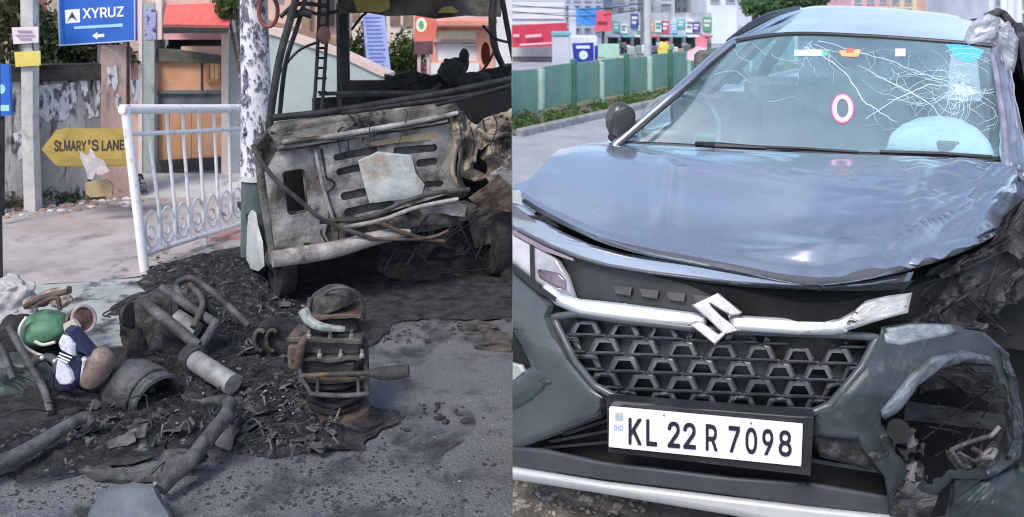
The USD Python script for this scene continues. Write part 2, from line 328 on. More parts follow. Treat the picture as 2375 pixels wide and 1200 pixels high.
mound('ash_heap', [(150, 960), (380, 880), (540, 850), (690, 860), (780, 930), (775, 1050), (640, 1060), (480, 1060), (300, 1090), (60, 1130), (-60, 1060)], .05, 21, 'low black heap of burnt ash around the bent pipes')
mound('ash_heap', [(330, 620), (480, 590), (600, 590), (680, 640), (720, 720), (640, 800), (520, 800), (400, 740)], .05, 24, 'grey black ash heap between railing foot and burnt three wheeler')

# ================================================================== LEFT: WALL, SIGNS, HOUSE
# old plastered compound wall: set back to the right
WA, WB = G(-60, 497), G(330, 455)
wd = (WB - WA)[:2] / np.linalg.norm((WB - WA)[:2]); wn = np.array([wd[1], -wd[0], 0.])
WP = plane(WA, wn)
m_wall = mat('old_plaster', (.26, .25, .26), (.50, .49, .51), rough=.9, scale=2.6, bump=.6, bscale=26, c3=(.04, .037, .037), s3=5.2, lo3=.48, hi3=.58, stretch=(2.2, 2.2, .5), lo=.38, hi=.6)
w = thing('compound_wall', 'weathered grey plaster compound wall with black damp streaks behind the yellow arrow sign', 'wall', (WA + WB) / 2 * [1, 1, 0])
obj('wall_panel', [patch([(-200, 186), (80, 186), (238, 178), (238, 520), (-200, 520)], WP, .16, 0, 40)], m_wall, w)
obj('coping', patch([(-200, 150), (80, 152), (238, 148), (238, 186), (80, 188), (-200, 190)], WP, .2, .025, 40, rough=(.01, .05, 2)), mat('damp_black', (.016, .015, .015), (.06, .055, .05), rough=.9, scale=8, bump=.5), w, label='black damp-stained coping')
obj('pier', patch([(234, 108), (300, 108), (306, 520), (234, 520)], WP, .3, .05, 40, rough=(.006, .04, 3)), mat('pink_plaster', (.42, .27, .235), (.55, .40, .36), rough=.85, scale=3, bump=.3, c3=(.17, .14, .14), s3=4, lo3=.54, hi3=.7, stretch=(1.5, 1.5, .6)), w, label='pinkish stained pier at the wall end')
poster_m = mat('torn_poster', (.50, .50, .56), (.66, .65, .70), rough=.8, scale=12, c3=(.09, .085, .10), s3=13, lo3=.47, hi3=.57, stretch=(1.8, 1.8, .7))
for i, pp in enumerate([[(185, 160), (198, 152), (203, 200), (210, 250), (222, 268), (206, 276), (196, 240), (186, 210)], [(218, 160), (228, 158), (233, 215), (229, 270), (219, 274), (222, 220)], [(246, 155), (268, 152), (272, 190), (264, 214), (256, 190), (248, 198)],
                        [(82, 200), (180, 190), (176, 250), (150, 280), (112, 285), (84, 262)], [(300, 186), (322, 184), (322, 236), (308, 240)], [(30, 310), (58, 300), (62, 360), (44, 372)], [(262, 214), (276, 220), (280, 256), (268, 250)]]):
    obj('poster_scrap', patch(ragged([(x / 10, y / 10) for x, y in pp], .25, i + 40, .6).simplify(.02) if 0 else Polygon(pp), WP, .0015, .056 if pp[0][0] > 233 else .006, 8, rough=(.0025, .2, i)), poster_m, w)

def small_sign(name, poly, Y, material, label, category='sign', th=.012, frame=None, group=None):
    return obj(name, patch(poly, planeY(Y), th, 0, None), material, label=label, category=category, group=group)

# utility post with its plates
t = thing('utility_post', 'squared concrete utility post standing before the old wall, white and yellow plates on it', 'post', G(66, 492))
Yp = G(66, 492)[1]; a = P(47, 150, Yp); b = P(76, 150, Yp); base = G(66, 492)
obj('post', grid(np.array([[a + [0, 0, .6], b + [0, 0, .6], b + [0, .09, .6], a + [0, .09, .6], a + [0, 0, .6]], [a + [.01, 0, -.5], b + [.0, 0, -.5], b + [0, .09, -.5], a + [.01, .09, -.5], a + [.01, 0, -.5]], [P(56, 495, Yp), P(82, 495, Yp), P(82, 495, Yp) + [0, .1, 0], P(56, 495, Yp) + [0, .1, 0], P(56, 495, Yp)]])), mat('pale_concrete', (.40, .39, .38), (.58, .56, .55), rough=.85, scale=7, bump=.3, c3=(.16, .15, .15), s3=6, lo3=.55, hi3=.7), t, smooth=20)
pl = obj('upper_plate', patch([(27, 64), (88, 62), (89, 99), (31, 103)], planeY(Yp - .03), .008), mat('pale_pink', (.62, .55, .58), (.70, .63, .66), rough=.5), t, label='small white plate with rows of lettering')
obj('printed_rows', [patch(rect(40, 71, 74, 75), planeY(Yp - .04), .002), patch(rect(36, 81, 80, 84), planeY(Yp - .04), .002), patch(rect(44, 89, 72, 92), planeY(Yp - .04), .002)], mat('row_ink', (.30, .18, .30), rough=.6), pl)
obj('lower_plate', patch([(33, 121), (93, 118), (94, 152), (36, 156)], planeY(Yp - .03), .008), mat('plate_yellow', (.62, .48, .10), (.70, .58, .16), rough=.5, scale=10), t, label='small yellow plate')
obj('bracket', [tube([P(44, 98, Yp - .02), P(48, 121, Yp - .02)], .006), tube([P(74, 98, Yp - .02), P(78, 121, Yp - .02)], .006)], burnt, t)
small_sign('red_hoarding', [(62, -20), (108, -20), (106, 54), (66, 56)], 8.2, mat('faded_red', (.50, .10, .09), (.62, .17, .15), rough=.6), 'faded red board high up beside the utility post')
t = thing('blue_board', 'blue board with a white logo at the left edge beside the wall', 'sign', P(0, 270, 6.2))
bb = obj('panel', patch([(-60, 140), (20, 152), (26, 268), (-60, 276)], planeY(6.2), .03), mat('sign_blue', (.015, .09, .42), (.025, .13, .52), rough=.35, scale=3), t)
obj('mark', [patch(Polygon([(4 + 9 * math.cos(x), 207 + 11 * math.sin(x)) for x in np.linspace(0, 6.2, 16)]), planeY(6.2), .002, .003), patch(rect(0, 244, 22, 258), planeY(6.2), .002, .003)], mat('pale_blue', (.30, .55, .80), rough=.4), bb)
obj('board_post', tube([P(4, 270, 6.24), P(4, 500, 6.24)], .02), burnt_dark, t)
obj('thin_black_pole', tube([G(2, 650), P(-4, 250, G(2, 650)[1]), P(-6, -60, G(2, 650)[1])], .012), burnt_dark, label='thin black pole at the very left edge of the street', category='pole')

# XYRUZ direction sign
Yx = 6.98; xp = planeY(Yx)
t = thing('shop_sign', 'large blue XYRUZ direction sign with white arrow bracketed to the pink pier', 'sign', G(297, 10 + 3200 / Yx))
sg = obj('panel', patch([(132, -70), (312, -70), (313, 95), (139, 106)], xp, .05), mat('sign_blue', (.015, .09, .42)), t)
sw = mat('sign_white', (.80, .80, .82), (.86, .86, .88), rough=.4)
obj('rim', tube([P(132, -70, Yx - .03), P(139, 106, Yx - .03), P(313, 95, Yx - .03), P(312, -70, Yx - .03)], .008), mat('pale_rim', (.35, .42, .55), rough=.4), sg)
obj('lettering', text_on('XYRUZ', [(192, 20), (287, 15), (287, 39), (193, 44)], xp, .001, .003), sw, sg)
obj('logo_tile', patch([(151, 24), (185, 21), (186, 52), (153, 55)], xp, .002, .003), sw, sg)
obj('logo_wedge', [patch([(156, 51), (168, 27), (180, 50), (170, 42), (164, 42)], xp, .002, .0055)], mat('ink_grey', (.04, .04, .06), rough=.5), sg)
obj('rule_line', patch([(172, 62), (285, 55), (285, 62), (172, 68)], xp, .002, .003), mat('pale_blue', (.3, .55, .8)), sg)
obj('arrow', patch([(214, 83), (226, 75), (226, 80), (242, 79), (242, 86), (226, 87), (226, 92)], xp, .002, .003), sw, sg)
obj('sign_post', [tube([P(297, 60, Yx + .03), P(297, 242, Yx + .03)], .013), tube([P(297, 130, Yx + .03), P(297, 130, Yx + .2)], .01), tube([P(297, 220, Yx + .03), P(297, 220, Yx + .2)], .01)], burnt_dark, t)

# yellow arrow board leaning at the wall
Yy = 6.3; yp = plane(G(200, 10 + 3200 / Yy), [.08, -1, .12])
ypoly = [(96, 347), (130, 302), (150, 298), (292, 298), (300, 330), (300, 384), (140, 387), (126, 380)]
t = thing('arrow_board', 'dirty yellow arrow shaped street name board leaning on the old wall', 'sign', G(200, 10 + 3200 / Yy))
m_yel = mat('dirty_yellow', (.27, .19, .035), (.42, .30, .07), rough=.6, scale=6, c3=(.16, .11, .04), s3=7, lo3=.55, hi3=.7)
yb = obj('panel', patch(ypoly, yp, .025, 0, 30), m_yel, t)
obj('lettering', [text_on('St.MARY', [(126, 325), (200, 326), (200, 350), (126, 352)], yp, .001, .003), text_on("'S", [(205, 324), (229, 324), (229, 350), (205, 350)], yp, .001, .003), text_on('LANE', [(236, 326), (288, 324), (288, 348), (236, 350)], yp, .001, .003)], mat('ink_black', (.015, .014, .014), rough=.6), yb)
obj('lower_band', patch([(128, 383), (140, 371), (299, 368), (299, 383), (142, 386)], yp, .002, .003), mat('dark_ochre', (.25, .17, .03), rough=.6), yb)
obj('back_batten', tube([yp(130, 340, -.04), yp(296, 340, -.04)], .02), burnt_dark, t)
obj('torn_paper', crumple(patch([(184, 350), (204, 362), (212, 345), (222, 366), (240, 372), (252, 396), (236, 408), (220, 406), (214, 420), (202, 416), (198, 388)], planeY(6.2), .004, 0, 8), .02, 9, 5), mat('scrap_paper', (.38, .34, .36), (.55, .50, .52), rough=.8, scale=14), smooth=30, label='crumpled torn paper hanging from the yellow arrow board', category='paper')
obj('cardboard_piece', crumple(patch([(198, 424), (246, 416), (262, 430), (258, 452), (212, 458), (200, 450)], planeY(6.3), .02, 0, 10), .01, 8, 2), mat('ochre_card', (.30, .22, .12), (.4, .3, .18), rough=.8), label='ochre cardboard piece standing below the torn paper', category='cardboard')

# weeds, litter and rubble at the wall foot
leaf_g = leafmat('leaf_weed', (.035, .06, .02), (.13, .16, .05)); leaf_y = leafmat('leaf_light', (.06, .10, .02), (.28, .30, .06)); leaf_d = leafmat('leaf_dark', (.02, .035, .015), (.08, .11, .03))
def wallfoot(rg): 
    x = rg.uniform(-30, 330); y = 497 - 42 * (x + 60) / 390 - rg.random() ** 2 * 4 + rg.random() ** 2 * 22
    return G(x, y)[:2]
obj('wall_foot_weeds', [leaves(G(x, 492 - .105 * (x + 60)) + [0, -.05, .06], (.12, .06, .08), 130, .022, 60 + i) for i, x in enumerate(range(-20, 330, 26))], leaf_g, smooth=False, kind='stuff', label='low weeds along the foot of the old wall', category='weeds')
rgl = np.random.default_rng(12)
for nm, col, rng_ in (('pale_rubble', (.52, .50, .51), (0, 3)), ('dark_rubble', (.22, .19, .17), (1, 3)), ('reddish_rubble', (.32, .19, .15), (2, 3))):
    ms = []
    for i in range(60):
        q = wallfoot(rgl); z = rgl.uniform(.006, .026); ms.append(blob([q[0], q[1], z * .4], [z * 1.4, z, z * .6], i, .4, 1))
    obj('litter_' + nm, ms, mat(nm, col, rough=.9, scale=20, bump=.3), smooth=False, kind='stuff', label=nm.replace('_', ' ') + ' crumbs littered along the foot of the old wall', category='rubble')

# shrubs behind the wall
def shrub(name, px, py, Y, rad, n, size, lm, seed, label, spx=None):
    c = P(px, py, Y); t = thing(name, label, 'shrub', [c[0], Y, 0])
    obj('foliage', leaves(c, rad, n, size, seed), lm, t, smooth=False)
    rg = np.random.default_rng(seed); sx = c[0] if spx is None else P(spx, py, Y)[0]
    obj('stem', [tube([[sx + rg.uniform(-.05, .05), Y, 0], c + [rg.uniform(-.1, .1), 0, -rad[2] * .4], c + rg.normal(size=3) * np.array(rad) * .6], [.02, .012, .005], 6, 4) for _ in range(5)], mat('bark', (.09, .065, .045), (.16, .12, .09), rough=.9, scale=20), t)
shrub('wall_shrub', 20, 60, 7.9, (.34, .25, .42), 2600, .035, leafmat('leaf_olive', (.06, .06, .025), (.26, .22, .10)), 1, 'dry olive shrub above the wall at the far left')
shrub('wall_shrub', 112, 118, 7.7, (.30, .2, .30), 2600, .03, leaf_g, 2, 'green shrub above the wall between the post and the blue sign')
shrub('wall_shrub', 200, 130, 7.9, (.36, .2, .16), 1800, .03, leaf_d, 3, 'dark green shrub under the blue sign')
shrub('wall_shrub', 528, 0, 7.6, (.14, .15, .14), 700, .03, leaf_y, 4, 'bright green leafy branch beside the white lamp post', 596)
obj('back_wall', patch([(-200, -200), (330, -200), (330, 300), (-200, 300)], planeY(10.5), .2), mat('beige_wall', (.30, .24, .19), (.42, .35, .29), rough=.9, scale=1.5, c3=(.12, .11, .08), s3=2, lo3=.5, hi3=.66), label='brownish rear wall glimpsed between the shrubs', category='wall')

# the pink house with red awning
Yh = 8.0; hp = planeY(Yh)
t = thing('pink_house', 'pink house front with red awning and orange shutter behind the white railing', 'house', G(450, 10 + 3200 / Yh))
m_pink = mat('pink_wall', (.56, .36, .32), (.66, .46, .42), rough=.85, scale=2.5, bump=.15, c3=(.42, .27, .25), s3=4, lo3=.55, hi3=.7)
m_or = mat('orange_paint', (.56, .29, .16), (.64, .36, .22), rough=.6, scale=3, c3=(.45, .24, .15), s3=5, lo3=.55, hi3=.7)
m_gg = mat('grey_green', (.30, .35, .34), (.40, .45, .44), rough=.8, scale=5, c3=(.2, .23, .23), s3=6, lo3=.58, hi3=.7)
m_dk = mat('dark_opening', (.02, .018, .018), (.045, .04, .04), rough=.8)
obj('wall', [patch(rect(282, -420, 332, 400), hp, .3, .02), patch(rect(332, -420, 640, 12), hp, .3, 0)], m_pink, t)
pil = obj('pillar', patch(rect(337, 6, 364, 400), hp, .25, .06), m_gg, t, label='grey green pillar')
obj('poster', patch(rect(343, 22, 368, 92), hp, .004, .066), mat('violet_poster', (.30, .30, .58), (.5, .5, .72), rough=.5, scale=16, c3=(.05, .05, .18), s3=16, lo3=.5, hi3=.6), pil)
obj('pillar_trim', [patch(rect(329, 0, 337, 400), hp, .25, .07), patch(rect(364, -6, 380, 92), hp, .2, .05)], mat('pink_white', (.68, .58, .56), (.74, .64, .62), rough=.7), t)
q0, q1 = P(380, 14, Yh), P(536, 8, Yh)
obj('awning', [grid(np.array([[q0 + [-.02, .12, .03], q1 + [0, .12, .03]], [P(378, 62, Yh - .55) + [0, 0, 0], P(532, 64, Yh - .55)]]), .02)], mat('awning_red', (.52, .09, .08), (.60, .14, .12), rough=.55, scale=4, stretch=(8, 1, 1)), t, label='sloping red awning')
obj('awning_valance', grid(np.array([[P(378, 63, Yh - .552), P(532, 65, Yh - .552)], [P(378, 77, Yh - .55), P(530, 78, Yh - .55)]]), .012), m_dk, t)
obj('lintel', patch(rect(380, 79, 522, 92), hp, .25, .03), mat('pink_band', (.62, .32, .33), rough=.7), t)
obj('lintel', patch(rect(420, 108, 520, 134), hp, .2, .0), mat('pink_beige', (.58, .40, .33), (.66, .48, .4), rough=.7), t)
obj('dark_recess', [patch(rect(366, 92, 526, 110), hp, .02, -.24), patch(rect(366, 108, 424, 140), hp, .02, -.2)], m_dk, t)
obj('beam', patch([(364, 112), (420, 116), (520, 130), (522, 148), (470, 146), (364, 141)], hp, .1, .02, rough=(.004, .1, 4)), mat('mossy_beam', (.05, .055, .05), (.13, .13, .11), rough=.85, scale=10), t)
for (x0, x1) in ((364, 464), (468, 518)):
    obj('wall_panel', patch(rect(x0, 141, x1, 210), hp, .12, -.03), m_or, t)
fr = obj('window', patch(Polygon(rect(478, 136, 512, 192)).difference(Polygon(rect(485, 146, 507, 184))), hp, .05, .01), mat('wood_orange', (.38, .18, .07), rough=.5), t)
obj('pane', [patch(rect(485, 146, 495.2, 184), hp, .01, -.012), patch(rect(496.8, 146, 507, 184), hp, .01, -.012)], mat('amber_pane', (.70, .42, .22), (.78, .52, .3), rough=.25), fr)
obj('door_leaf_line', [patch(rect(464, 146, 468, 212), hp, .05, -.02), patch(rect(518, 140, 528, 392), hp, .05, -.02)], m_dk, t)
obj('grey_band', [patch(rect(366, 210, 518, 218), hp, .1, .0), patch(rect(366, 218, 518, 244), hp, .1, -.03), patch(rect(366, 244, 518, 262), hp, .1, -.06)], mat('slate_band', (.09, .10, .115), (.17, .18, .20), rough=.7, scale=6), t)
for i in range(6):
    x0 = 366 + i * 25.4; obj('shutter_plank', patch(rect(x0, 262, x0 + 24.6, 378), hp, .05, -.02 - .004 * (i % 2)), m_or, t)
obj('door_sill', patch([(372, 372), (520, 364), (528, 392), (380, 400)], hp, .08, .03), m_dk, t)
obj('corner_pillar', patch(rect(520, 66, 536, 400), hp, .3, .08), mat('cream_pink', (.62, .50, .45), (.70, .58, .53), rough=.75, scale=4), t)
obj('corner_pillar', patch(rect(536, 76, 562, 400), hp, .3, .05), mat('blue_grey', (.27, .31, .35), (.35, .39, .43), rough=.8), t)
obj('ramp', grid(np.array([[P(330, 402, Yh + .1), P(600, 402, Yh + .1)], [P(330, 402, Yh - .05), P(600, 402, Yh - .05)], [G(322, 466), G(600, 462)]])), mat('ramp_concrete', (.36, .36, .37), (.48, .48, .49), rough=.9, scale=4, bump=.3, c3=(.25, .25, .25), s3=5), kind='structure', smooth=False)

# teal boundary wall, rises to the left
Yt = 7.5; tp = plane(P(620, 300, Yt), [-.15, -1, 0])
t = thing('boundary_wall', 'pale teal boundary wall with sloping top seen through the burnt frame', 'wall', [P(740, 10, Yt)[0], Yt, 0])
obj('wall_panel', patch([(596, 72), (636, 80), (796, 132), (880, 172), (900, 180), (900, 460), (596, 460)], tp, .15, 0, 60), mat('teal_wall', (.30, .37, .38), (.36, .43, .435), rough=.8, scale=2, c3=(.25, .31, .32), s3=3, lo3=.55, hi3=.75), t)
obj('coping', patch([(594, 62), (640, 68), (798, 122), (902, 170), (902, 180), (880, 174), (796, 134), (636, 82), (594, 74)], tp, .2, .025), mat('coping_pink', (.52, .40, .37), (.6, .48, .44), rough=.8), t)
t = thing('rear_house', 'peach house wall with brown ledge beyond the teal wall', 'house', P(700, 300, 10.5) * [1, 1, 0])
obj('wall', patch(rect(560, -500, 806, 330), planeY(10.5), .3), mat('peach_wall', (.58, .38, .31), (.68, .48, .40), rough=.85, scale=1.6), t)
obj('ledge', [patch([(600, 40), (806, 96), (806, 112), (600, 56)], planeY(10.45), .2, .05), patch(rect(700, -60, 720, 90), planeY(10.45), .1, .03)], mat('brown_ledge', (.28, .17, .12), (.36, .24, .18), rough=.85), t)
obj('house_window', patch(rect(745, -30, 775, 60), planeY(10.45), .05, .04), m_dk, t)

# things seen through the wreck's window
shrub('roadside_bush', 832, 125, 9.6, (.17, .15, .30), 1500, .03, leaf_y, 11, 'yellow green bush left of the blue and white banner')
shrub('roadside_bush', 935, 130, 9.9, (.24, .15, .30), 2200, .03, leaf_y, 12, 'yellow green bush right of the blue and white banner')
t = thing('tall_banner', 'tall pale blue banner full of printed lines standing by the bushes', 'banner', G(875, 10 + 3200 / 9.0))
bp = plane(P(870, 170, 9.0), [.1, -1, .05])
bn = obj('cloth', patch([(840, 34), (892, 33), (907, 172), (853, 176)], bp, .01, 0, 12), mat('banner_blue', (.34, .40, .78), (.46, .50, .82), rough=.5, scale=6), t)
rgb = np.random.default_rng(4)
obj('printed_lines', [patch([(845 + 13 * k / 14 + 2, 40 + k * 9.2), (845 + 13 * k / 14 + rgb.uniform(26, 43), 40 + k * 9.2 - .3), (845 + 13 * k / 14 + rgb.uniform(26, 43), 43.5 + k * 9.2), (845 + 13 * k / 14 + 2, 44 + k * 9.2)], bp, .002, .003) for k in range(14)], mat('banner_ink', (.14, .18, .50), rough=.6), bn)
obj('banner_pole', [tube([bp(843, 36, -.02), bp(856, 340, -.02)], .012), tube([bp(892, 35, -.02), bp(910, 340, -.02)], .012)], burnt, t)
t = thing('round_shop_sign', 'red and orange shop sign with a round green emblem on a post', 'sign', G(990, 10 + 3200 / 9.5))
rs = obj('panel', patch([(962, 38), (1008, 36), (1014, 60), (1006, 96), (960, 97)], planeY(9.5), .04), mat('shop_red', (.62, .13, .09), (.7, .2, .14), rough=.45, scale=3), t)
obj('emblem', patch(Polygon([(977 + 13 * math.cos(x), 58 + 17 * math.sin(x)) for x in np.linspace(0, 6.2, 20)]), planeY(9.5), .003, .004), mat('cream', (.72, .66, .5), rough=.5), rs)
obj('emblem_core', patch(Polygon([(977 + 6 * math.cos(x), 58 + 10 * math.sin(x)) for x in np.linspace(0, 6.2, 16)]), planeY(9.5), .003, .008), mat('emblem_green', (.10, .35, .18), rough=.5), rs)
obj('lower_box', patch(rect(960, 97, 1002, 126), planeY(9.5), .12), mat('maroon', (.10, .04, .06), (.16, .08, .1), rough=.7), t)
obj('sign_post', [tube([P(972, 120, 9.55), P(972, 345, 9.55)], .02), tube([P(994, 120, 9.55), P(994, 345, 9.55)], .02)], mat('post_pink', (.6, .42, .42), rough=.6), t)
Yk = 11.0; kp = planeY(Yk)
t = thing('roadside_kiosk', 'orange framed roadside kiosk with white panels and a round opening', 'kiosk', G(1075, 10 + 3200 / Yk))
m_ko = mat('kiosk_orange', (.66, .27, .19), (.74, .36, .26), rough=.55, scale=3); m_kw = mat('kiosk_white', (.66, .64, .68), (.76, .74, .78), rough=.5, scale=4)
obj('roof', [cbox(P(1002, 62, Yk) + [0, -.25, 0], P(1150, 44, Yk) + [0, 1., 0], .03)], mat('kiosk_roof', (.58, .20, .16), (.66, .28, .22), rough=.5), t)
obj('frame', [patch(Polygon(rect(1000, 60, 1146, 300)).difference(unary_union([Polygon(rect(1012, 72, 1106, 92)), Polygon(rect(1012, 100, 1106, 142)), Polygon([(1126 + 11 * math.cos(x), 126 + 28 * math.sin(x)) for x in np.linspace(0, 6.2, 24)])])), kp, .9)], m_ko, t)
obj('panel', patch(rect(1012, 72, 1106, 92), kp, .02, -.03), mat('cream', (.72, .66, .5)), t); obj('panel', patch(rect(1012, 100, 1106, 142), kp, .02, -.03), m_kw, t)
obj('counter_panel', patch(rect(1000, 146, 1112, 172), kp, .04, .05), m_kw, t); obj('shelf_edge', [patch(rect(1004, 94, 1096, 98), kp, .05, .06), patch(rect(1075, 102, 1104, 107), kp, .05, .04)], mat('shelf_grey', (.3, .3, .34), rough=.5), t)
obj('round_opening', patch(Polygon([(1126 + 11 * math.cos(x), 126 + 28 * math.sin(x)) for x in np.linspace(0, 6.2, 24)]), kp, .02, -.3), mat('opening_red', (.30, .08, .05), rough=.7), t)
obj('pale_building', patch(rect(1146, -300, 1240, 330), planeY(15), .4), mat('pale_building', (.60, .58, .62), (.7, .68, .72), rough=.8), label='plain pale building behind the kiosk', category='building')
t = thing('far_house', 'beige far house with brown windows above the roadside bushes', 'house', P(900, 200, 17) * [1, 1, 0])
obj('wall', patch(rect(800, -300, 1148, 200), planeY(17), .5), mat('far_beige', (.55, .46, .42), (.66, .56, .5), rough=.85, scale=.8), t)
for x0, y0 in ((812, 20), (905, 30), (935, 34), (1030, 4), (1100, 4)):
    obj('far_window', patch(rect(x0, y0, x0 + 22, y0 + 30), planeY(17), .08, .03), mat('far_window', (.16, .10, .09), (.25, .17, .15), rough=.4), t)
obj('far_car', [cbox(P(930, 190, 13.) + [0, 0, -.1], P(1000, 158, 13.) + [0, 1.5, .0], .08), cbox(P(945, 162, 13.) + [0, .3, 0], P(985, 146, 13.) + [0, 1.2, 0], .06)], mat('maroon_car', (.20, .07, .10), (.26, .1, .13), rough=.3), label='dark maroon vehicle passing far behind the wreck', category='car')

# ================================================================== WHITE LAMP POST
bs = G(600, 597); tpx = P(588, -420, bs[1]); zc = P(0, 408, bs[1])[2]
t = thing('lamp_post', 'white lamp post covered with dark scraps of torn bills beside the railing', 'lamp post', bs)
m_bill = mat('billed_white', (.60, .60, .66), (.74, .74, .80), rough=.7, scale=5, c3=(.13, .12, .18), s3=15, lo3=.53, hi3=.58, stretch=(1.3, 1.3, .6), bump=.25)
obj('shaft', tube([[P(597, 0, bs[1])[0], bs[1], zc], P(594, 200, bs[1]), P(589, 10, bs[1]), tpx], [.097, .092, .086, .08], 24, 5), m_bill, t, smooth=60)
rgp = np.random.default_rng(3); fl = []
for k in range(170):
    py = rgp.uniform(-20, 400); pc = P(589 + (py - 10) * .02, py, bs[1]); a = rgp.uniform(-1.5, 1.5); rr = .097 + .006 * (py - 200) / 200
    w_, h_ = rgp.uniform(.003, .010), rgp.uniform(.003, .018); an = np.linspace(a - w_ / rr, a + w_ / rr, 4)
    fl.append(grid(np.array([[[pc[0] + (rr + .008 * (i == 0)) * math.sin(x), pc[1] - (rr + .008 * (i == 0)) * math.cos(x), pc[2] + dz + rgp.uniform(-.006, .006)] for x in an] for i, dz in enumerate((-h_, 0, h_))])))
obj('bill_scrap', fl, mat('bill_ink', (.05, .05, .08), (.30, .29, .36), rough=.8, scale=30), t, smooth=False, kind='stuff')
fx = P(600, 0, bs[1])[0]
obj('foot', tube([[fx, bs[1], 0], [fx, bs[1], .22], [fx, bs[1], zc - .01]], [.112, .108, .106], 24, 4), mat('foot_teal', (.045, .07, .075), (.17, .21, .21), rough=.6, scale=4, c3=(.02, .025, .028), s3=4, lo3=.48, hi3=.62, stretch=(1, 1, .6)), t, smooth=60, label='dark grey green foot')
obj('foot_rim', tube([[fx, bs[1], zc - .02], [fx, bs[1], zc + .012]], [.118, .116], 24), mat('pale_concrete', (.4, .39, .38)), t)
ring = np.array([P(622 + 22 * math.cos(a), 26 + 36 * math.sin(a), bs[1] - .16) for a in np.linspace(0, 2 * np.pi, 28, endpoint=False)])
obj('red_ring', tube(ring, .013, 8, closed=True), mat('dull_red', (.22, .045, .055), (.3, .08, .09), rough=.5), t, label='dull red ring mounted near the top')

# ================================================================== WHITE RAILING
A0, A1 = G(337, 630), G(563, 545); AT = P(290, 250, A0[1] + .02)
gpf = plane3(A0, A1, AT)
t = thing('railing_gate', 'white painted steel railing panel with scrolls, leaning beside the lamp post', 'railing', A0)
def gt(pts, r, s=10, sm=0, cl=False): return tube([gpf(x, y) for x, y in pts], r, s, sm, cl)
obj('post', gt([(336, 632), (313, 440), (290, 244)], .028, 14), white_paint, t, smooth=60)
obj('post', gt([(566, 560), (564, 400), (563, 244)], .02, 12), white_paint, t, smooth=60)
obj('top_rail', gt([(282, 254), (420, 253), (566, 252)], .030, 14), white_paint, t, smooth=60)
obj('middle_rail', gt([(300, 312), (430, 306), (566, 298)], .014), white_paint, t, smooth=60)
obj('bottom_rail', gt([(332, 590), (450, 552), (566, 516)], .018), white_paint, t, smooth=60)
for x0, x1 in ((342, 372), (386, 408), (423, 440), (460, 474), (496, 508), (530, 538)):
    yb_ = 590 - (x1 - 332) * .317
    obj('baluster', gt([(x0, 256), (x0 + (x1 - x0) * .25, 340), (x1 - 3, yb_ - 90), (x1, yb_)], .0105), white_paint, t, smooth=60)
for k, (xc, yc) in enumerate(((352, 532), (388, 521), (423, 510), (458, 499), (492, 489), (524, 479), (551, 471))):
    rx, ry = 14.5 - k * .7, 42 - k * 1.2
    obj('scroll', [gt([(xc + rx * math.cos(a), yc + ry * math.sin(a)) for a in np.linspace(.5, 5.9, 26)], .0085, 8), gt([(xc - 1 + rx * .5 * math.cos(a), yc + 8 + ry * .34 * math.sin(a)) for a in np.linspace(-2.4, 2.6, 16)], .0075, 8)], white_paint, t, smooth=60)
obj('ground_stay', tube([G(478, 572), gpf(480, 545)], .012), white_paint, t)
t = None
obj('red_kerb', grid(np.array([[G(486, 546), G(620, 536)], [G(486, 562), G(620, 552)]]) + [0, 0, .03], .03, np.array([0, 0, 1.])), mat('red_kerb', (.36, .20, .20), (.46, .28, .27), rough=.9, scale=8), label='low reddish kerb strip behind the railing foot', category='kerb')

# ================================================================== BURNT THREE WHEELER
RA = np.array([-1.24, 4.5, 0.]); RD = np.array([.90, .436, 0.]); RD /= np.linalg.norm(RD); RN = np.array([RD[1], -RD[0], 0.])
rp = plane(RA, RN); sp = plane(RA, RD)                       # rear face; left flank
def RP(px, py, off=0.): return plane(RA + RN * off, RN)(px, py)
def rt(pts, r, off=0., s=8, sm=5): return tube([RP(x, y, o) for (x, y), o in zip(pts, np.broadcast_to(off, len(pts)))], r, s, sm)
t = thing('burnt_auto_rickshaw', 'burnt out auto rickshaw shell with bare roof frame and slotted rear panel', 'auto rickshaw', RA + RD * .6)
m_sheet = mat('burnt_sheet', (.075, .066, .06), (.32, .29, .265), rough=.6, metal=.25, scale=4.5, bump=.5, bscale=22, c3=(.02, .017, .016), s3=5, lo3=.48, hi3=.64, detail=11.)
m_pale = mat('ashen_sheet', (.17, .155, .145), (.46, .44, .435), rough=.6, metal=.2, scale=5, bump=.5, bscale=30, c3=(.045, .033, .028), s3=4.2, lo3=.50, hi3=.66, detail=11.)
m_beige = mat('scorched_beige', (.17, .135, .10), (.46, .38, .30), rough=.65, metal=.15, scale=4, bump=.5, c3=(.035, .028, .024), s3=5, lo3=.48, hi3=.62, detail=11.)
m_rust = mat('scorched_rust', (.045, .032, .027), (.15, .105, .085), rough=.75, metal=.2, scale=9, bump=.4)
body = Polygon([(592, 340), (622, 298), (760, 286), (1062, 262), (1098, 300), (1062, 400), (1090, 452), (960, 500), (890, 548), (640, 618)]).difference(Polygon([(656, 404), (664, 398), (697, 393), (702, 399), (711, 482), (705, 489), (674, 494), (667, 488)]))
bd = obj('body_panel', patch(body, rp, .012, 0, 14, rough=(.014, .02, 3)), m_sheet, t)
obj('inner_box', [patch(rect(640, 380, 725, 505), rp, .01, -.16)], black_void, t)
obj('left_face_sheet', patch(Polygon([(640, 352), (722, 340), (742, 345), (765, 500), (752, 540), (770, 575), (640, 604), (612, 400)]).difference(Polygon([(652, 402), (660, 395), (699, 390), (705, 397), (714, 484), (708, 492), (672, 498), (664, 490)])), rp, .008, .022, 12, (6, .008), rough=(.016, .022, 8)), m_pale, t)
